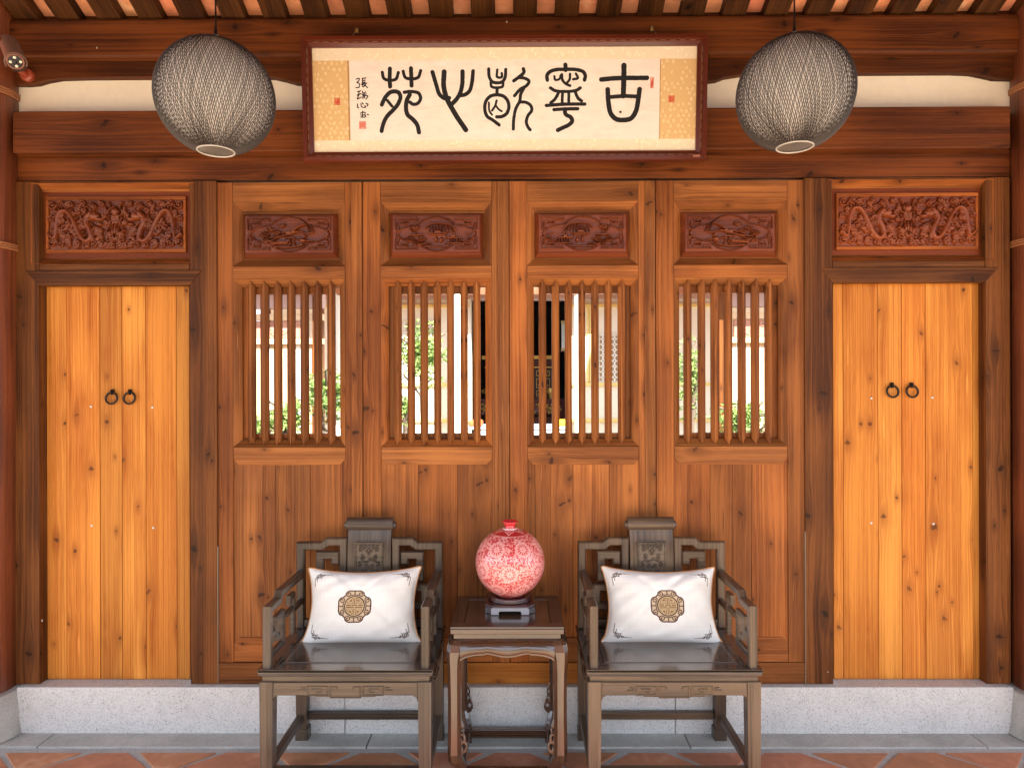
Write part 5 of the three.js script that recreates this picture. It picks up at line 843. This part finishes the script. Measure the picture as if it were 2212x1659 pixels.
  { const zz = z + .9, t = thing('offering_table', 'low offering table with a pale blue top outside the dark doorway', 'table', [X(1116, zz), -.15, zz]); part('top', R(1004, 1226, 922, 928, zz - .7, zz), stdm({ color: lin(.45, .55, .62), roughness: .4 }), t); part('apron', R(1012, 1218, 928, 940, zz - .05, zz - .02), stdm({ color: lin(.5, .58, .6), roughness: .5 }), t); for (const o of [1012, 1214]) for (const dz of [-.65, -.05]) part('leg', box(X(o, zz), X(o + 7, zz), -.15, Y(928, zz), zz + dz - .03, zz + dz + .03), lac, t);
    for (const [o, w, col, n] of [[1020, 15, [.7, .13, .03], 'orange kneeling cushion on the low offering table'], [1211, 14, [.75, .45, .02], 'yellow kneeling cushion on the low offering table']]) { const c = thing('kneeling_cushion', n, 'cushion', [X(o, zz), Y(922, zz), zz - .2]); part('cover', R(o - w, o + w, 909, 922, zz - .5, zz - .06, .03), stdm({ color: lin(...col), roughness: .7 }), c); } }
  // wings at both sides
  for (const s of [-1, 1]) {
    const zz = -5.6, w = thing('side_wing', s < 0 ? 'timber side wing with red carved panel seen through the first lattice' : 'timber side wing with red carved panel seen through the fourth lattice', 'building', [s * 3, -.15, zz]);
    const M = (a) => s < 0 ? a : 2212 - a + 16, B = (n, a, b, c, d, z0, z1, mat) => part(n, wuv(box(Math.min(X(M(a), z1), X(M(b), z1)), Math.max(X(M(a), z1), X(M(b), z1)), d > 1100 ? -.15 : Y(d, z1), Y(c, z1), z0, z1, .004), d - c > Math.abs(b - a) ? 'y' : 'x'), mat, w);
    B('lintel', 420, 690, 560, 664, zz - .1, zz + .05, mPink); B('lintel', 420, 690, 676, 690, zz - .06, zz + .04, mTan); B('lintel', 420, 690, 730, 742, zz - .06, zz + .04, mTan);
    for (const [a, b] of [[438, 560], [572, 648]]) { B('carved_panel', a, b, 692, 729, zz - .05, zz, mRose); }
    const rl = new Relief(.44, .2, 70, 34); for (let i = 0; i < 14; i++) rl.spiral(rr(-.18, .18), rr(-.07, .07), rr(.02, .04), 1.3, i, i % 2 ? 1 : -1, .008, .012); part('relief', rl.geo(X(M(610), zz), Y(710.5, zz), zz + .002), mRose, w);
    B('post', 668, 686, 560, 1200, zz - .1, zz + .08, wood('dark', { tone: 1.6 })); B('post', 560, 570, 664, 1200, zz - .08, zz + .06, wood('leaf', { tone: 1.1 }));
    for (let k = 0; k < 11; k++) { const a = 420 + k * 22.5; B('wall_board', a, a + 22, 742, 1200, zz - .08, zz - .02 + rr(-.004, .004), k % 3 ? mTan : mCream); }
    const g = box(-1.9, 1.9, 0, .12, 0, 1.7, .01); g.rotateX(.42); g.translate(s * 3.6, 3.5, zz - 1.0); part('roof', muv(g, .5), mTerra[0], w);
  }
  // shrubs
  const mBark = stdm({ color: lin(.16, .11, .08), roughness: .9 });
  const mLeaf = [[.28, .38, .1], [.18, .28, .07]].map(c => new THREE.MeshPhysicalMaterial({ color: lin(...c), roughness: .6, side: THREE.DoubleSide, transmission: 0 }));
  const shrub = (label, ox, oyTop, oyBot, zz, rw, n, k) => {
    const cx = X(ox, zz), y0 = -.15, yt = Y(oyTop, zz), yb = Y(oyBot, zz), t = thing('shrub', label, 'shrub', [cx, y0, zz]); const tr = [], tips = [];
    tr.push(tube([[cx, y0, zz], [cx + rr(-.05, .05), (y0 + yb) / 2, zz], [cx + rr(-.08, .08), yb + .1, zz], [cx + rr(-.1, .1), (yb + yt) / 2, zz]], .03, 14, 7));
    for (let i = 0; i < 8; i++) { const y = yb + (yt - yb) * rr(.05, .8), a = rr(0, 6.28), e = [cx + rw * .7 * Math.cos(a), y + rr(.05, .2), zz + rw * .7 * Math.sin(a)]; tr.push(tube([[cx, y - .12, zz], [cx + rw * .3 * Math.cos(a), y, zz + rw * .3 * Math.sin(a)], e], .012, 8, 5)); }
    part('trunk', merge(tr), mBark, t);
    for (let v = 0; v < 2; v++) {
      const pos = []; for (let i = 0; i < n / 2; i++) {
        const a = rr(0, 6.28), b = Math.acos(rr(-1, 1)), q = Math.pow(rnd(), .45), lump = .7 + .3 * Math.sin(a * 3 + b * 4 + k), C = new THREE.Vector3(cx + rw * lump * q * Math.sin(b) * Math.cos(a), (yt + yb) / 2 + (yt - yb) / 2 * lump * q * Math.cos(b), zz + rw * lump * q * Math.sin(b) * Math.sin(a));
        for (let l = 0; l < 11; l++) { const d = new THREE.Vector3(rr(-1, 1), rr(-.4, 1), rr(-1, 1)).normalize(), sd = new THREE.Vector3(rr(-1, 1), rr(-1, 1), rr(-1, 1)).cross(d).normalize().multiplyScalar(.009), L = rr(.05, .085), p = C.clone().addScaledVector(d, .008), m = C.clone().addScaledVector(d, L * .55), e = C.clone().addScaledVector(d, L); const A = m.clone().add(sd), B = m.clone().sub(sd); pos.push(...p, ...A, ...e, ...p, ...e, ...B); }
      }
      const g = new THREE.BufferGeometry(); g.setAttribute('position', new THREE.Float32BufferAttribute(pos.map(Number), 3)); g.computeVertexNormals(); part(v ? 'crown' : 'crown', g, mLeaf[v], t);
    }
  };
  shrub('tall bushy shrub before the cream hall wall in the second lattice', 905, 690, 850, -5.2, .42, 330, 1);
  shrub('spreading green shrub beside the wing post in the first lattice', 700, 780, 930, -4.2, .34, 260, 2);
  shrub('lower green shrub before the timber wing in the first lattice', 615, 850, 960, -4.0, .3, 180, 3);
  shrub('small low shrub at the corner of the first lattice', 556, 890, 960, -3.9, .16, 90, 4);
  shrub('sparse upright shrub by the edge of the fourth lattice', 1480, 700, 940, -4.6, .2, 130, 5);
  shrub('low spreading green shrub in the lower fourth lattice', 1595, 865, 960, -4.1, .36, 220, 6);
  shrub('small green shrub low beside the cream wall in the second lattice', 866, 850, 925, -4.6, .14, 70, 7);
}
renderer.render(scene, camera);
